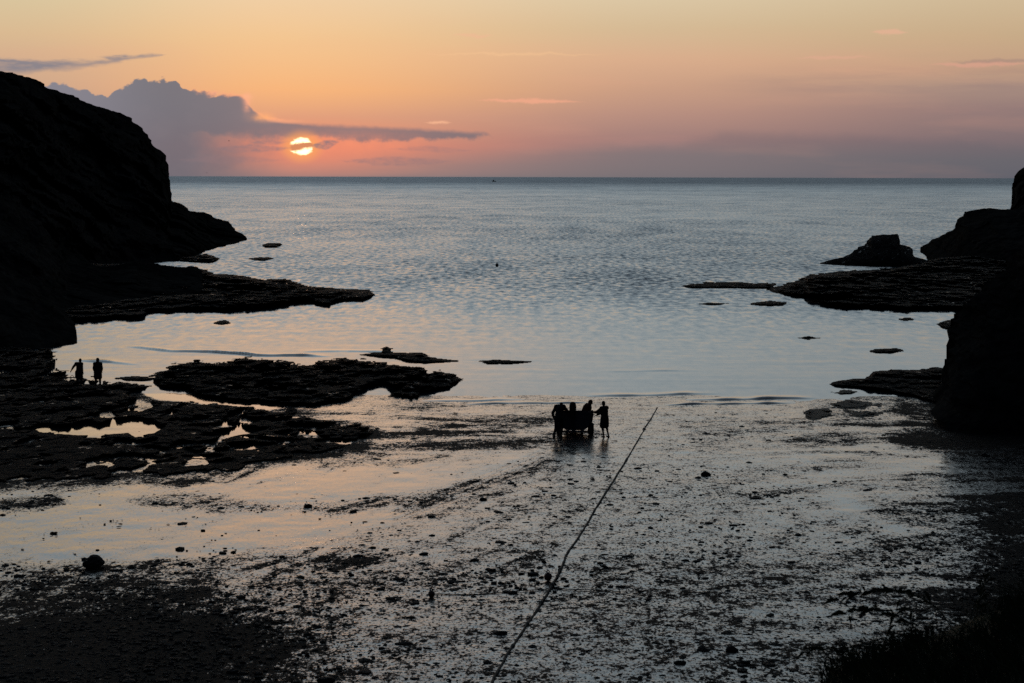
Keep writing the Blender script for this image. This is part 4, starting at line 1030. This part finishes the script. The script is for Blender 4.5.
# ------------------------------------------------------------------ cliff top bank at lower right and its grass
def bank_z(x, y):
    edge_y = 3.5 + 11.0 * sstep(0.9, 2.3, x) + 0.8 * vnoise(x * 0.6, x * 0, s=61)
    zt = 10.9 - 0.147 * np.clip(y - 4, 0, 20) + 0.42 * np.clip(x - 2.75, -1.3, 2.5) * sstep(6, 13, y) - 0.12
    zt = zt + 0.10 * fbm(x * 0.8, y * 0.8, o=4, s=62)
    fall = np.clip(y - edge_y, 0, None)
    return np.maximum(zt - fall * 3.2 - fall ** 2 * 0.2, -1.0), edge_y
xs = np.linspace(-14, 16, 180); ys = np.linspace(-8, 22, 160)
XX, YY = np.meshgrid(xs, ys); ZB, _ = bank_z(XX, YY)
M_TURF = rock_mat('turf', (0.010, 0.013, 0.006), (0.024, 0.028, 0.012), 0.05, 1.5)
me, _ = grid_mesh('cliff_top', np.stack([XX, YY, ZB], -1), smooth=True)
tag(link('cliff_top', me, M_TURF), kind='structure')
M_GRASS = simple('dark_grass', (0.022, 0.030, 0.012), 0.8, 0.1, 0.4, 2.0)
def grass():
    N = 26000
    x = rng.uniform(0.9, 5.5, N); y = rng.uniform(8.5, 15.5, N)
    z, ey = bank_z(x, y)
    k = (y < ey + 0.35) & (fbm(x * 2.0, y * 2.0, o=2, s=90) > -0.35)
    x, y, z = x[k], y[k], z[k]; n = len(x)
    L = 0.10 + 0.20 * rng.uniform(0, 1, n) ** 1.5; th = rng.uniform(0, 6.28, n); bend = L * rng.uniform(0.3, 1.1, n)
    wd = rng.uniform(0.003, 0.006, n)
    dxy = np.stack([np.cos(th) - 0.5, np.sin(th)], -1)
    V = []
    for t in (0, 0.35, 0.7, 1.0):
        cx = x + dxy[:, 0] * bend * t * t; cy = y + dxy[:, 1] * bend * t * t; cz = z + L * (t - 0.25 * t * t)
        ww = wd * (1 - 0.9 * t)
        V += [np.stack([cx - ww, cy, cz], -1), np.stack([cx + ww, cy, cz], -1)]
    V = np.stack(V, 1)
    f = np.array([[0, 1, 3, 2], [2, 3, 5, 4], [4, 5, 7, 6]])
    Q = (f[None] + (np.arange(n) * 8)[:, None, None]).reshape(-1, 4)
    tag(link('grass', raw_mesh('grass', V.reshape(-1, 3), Q), M_GRASS), 'dark overgrown grass on the cliff edge at lower right', 'grass', kind='stuff')
grass()
def sprig(x, y, lean, length, seed, label, curl=0.6, leaves=26):
    """arching stem with narrow leaves and side twigs"""
    r_ = random.Random(seed)
    z = float(bank_z(np.array([x]), np.array([y]))[0][0])
    e = empty('wild_plant', (x, y, z))
    pts = []; p_ = Vector((0, 0, -0.03)); d_ = Vector((lean * 0.35, 0.05, 1)).normalized()
    n = 16
    for i in range(n + 1):
        pts.append(p_.copy()); p_ = p_ + d_ * length / n
        d_ = (d_ + Vector((lean * curl * 0.16 + r_.uniform(-0.04, 0.04), r_.uniform(-0.05, 0.05), -curl * 0.09))).normalized()
    bm = bmesh.new()
    for i in range(n): cone_shell(bm, pts[i], pts[i + 1], 0.006 * (1 - 0.7 * i / n), 0.006 * (1 - 0.7 * (i + 1) / n), 6)
    bm_obj('stem', bm, M_GRASS, e)
    bm = bmesh.new()
    for k in range(leaves):
        i = r_.randint(4, n - 1); b0 = pts[i].lerp(pts[i + 1], r_.random())
        dr = ((pts[i + 1] - pts[i]).normalized() * 0.8 + Vector((r_.uniform(-0.8, 0.8), r_.uniform(-0.8, 0.8), r_.uniform(-0.3, 0.7)))).normalized()
        L = r_.uniform(0.04, 0.13); sd_ = dr.cross(Vector((0, 1, 0.2))).normalized() * L * 0.10
        t = b0 + dr * L - Vector((0, 0, L * 0.25)); m = b0 + dr * L * 0.5
        q = [bm.verts.new(a__) for a__ in (b0, m + sd_, t, m - sd_ + Vector((0, 0.003, 0.004)))]
        bm.faces.new((q[0], q[1], q[2])); bm.faces.new((q[0], q[2], q[3]))
    bm_obj('foliage', bm, M_GRASS, e, False)
    return tag(e, label, 'plant', 'wild plants on the cliff edge')
sprig(3.05, 13.6, -1.0, 0.95, 1, 'longest thin sprig arching left over the beach from the cliff edge grass', 0.9, 40)
sprig(2.80, 13.3, -0.9, 0.70, 2, 'second thin sprig arching left just below the longest one', 0.9, 30)
sprig(3.25, 13.8, 0.3, 0.40, 3, 'short upright sprig above the cliff edge grass by the right border', 0.3, 22)
sprig(2.35, 13.0, -0.8, 0.50, 4, 'short sprig leaning left at the lower left of cliff edge grass', 0.8, 24)
sprig(2.55, 13.5, 0.2, 0.38, 5, 'small upright sprig between the arching sprigs and the short leaning one', 0.4, 20)
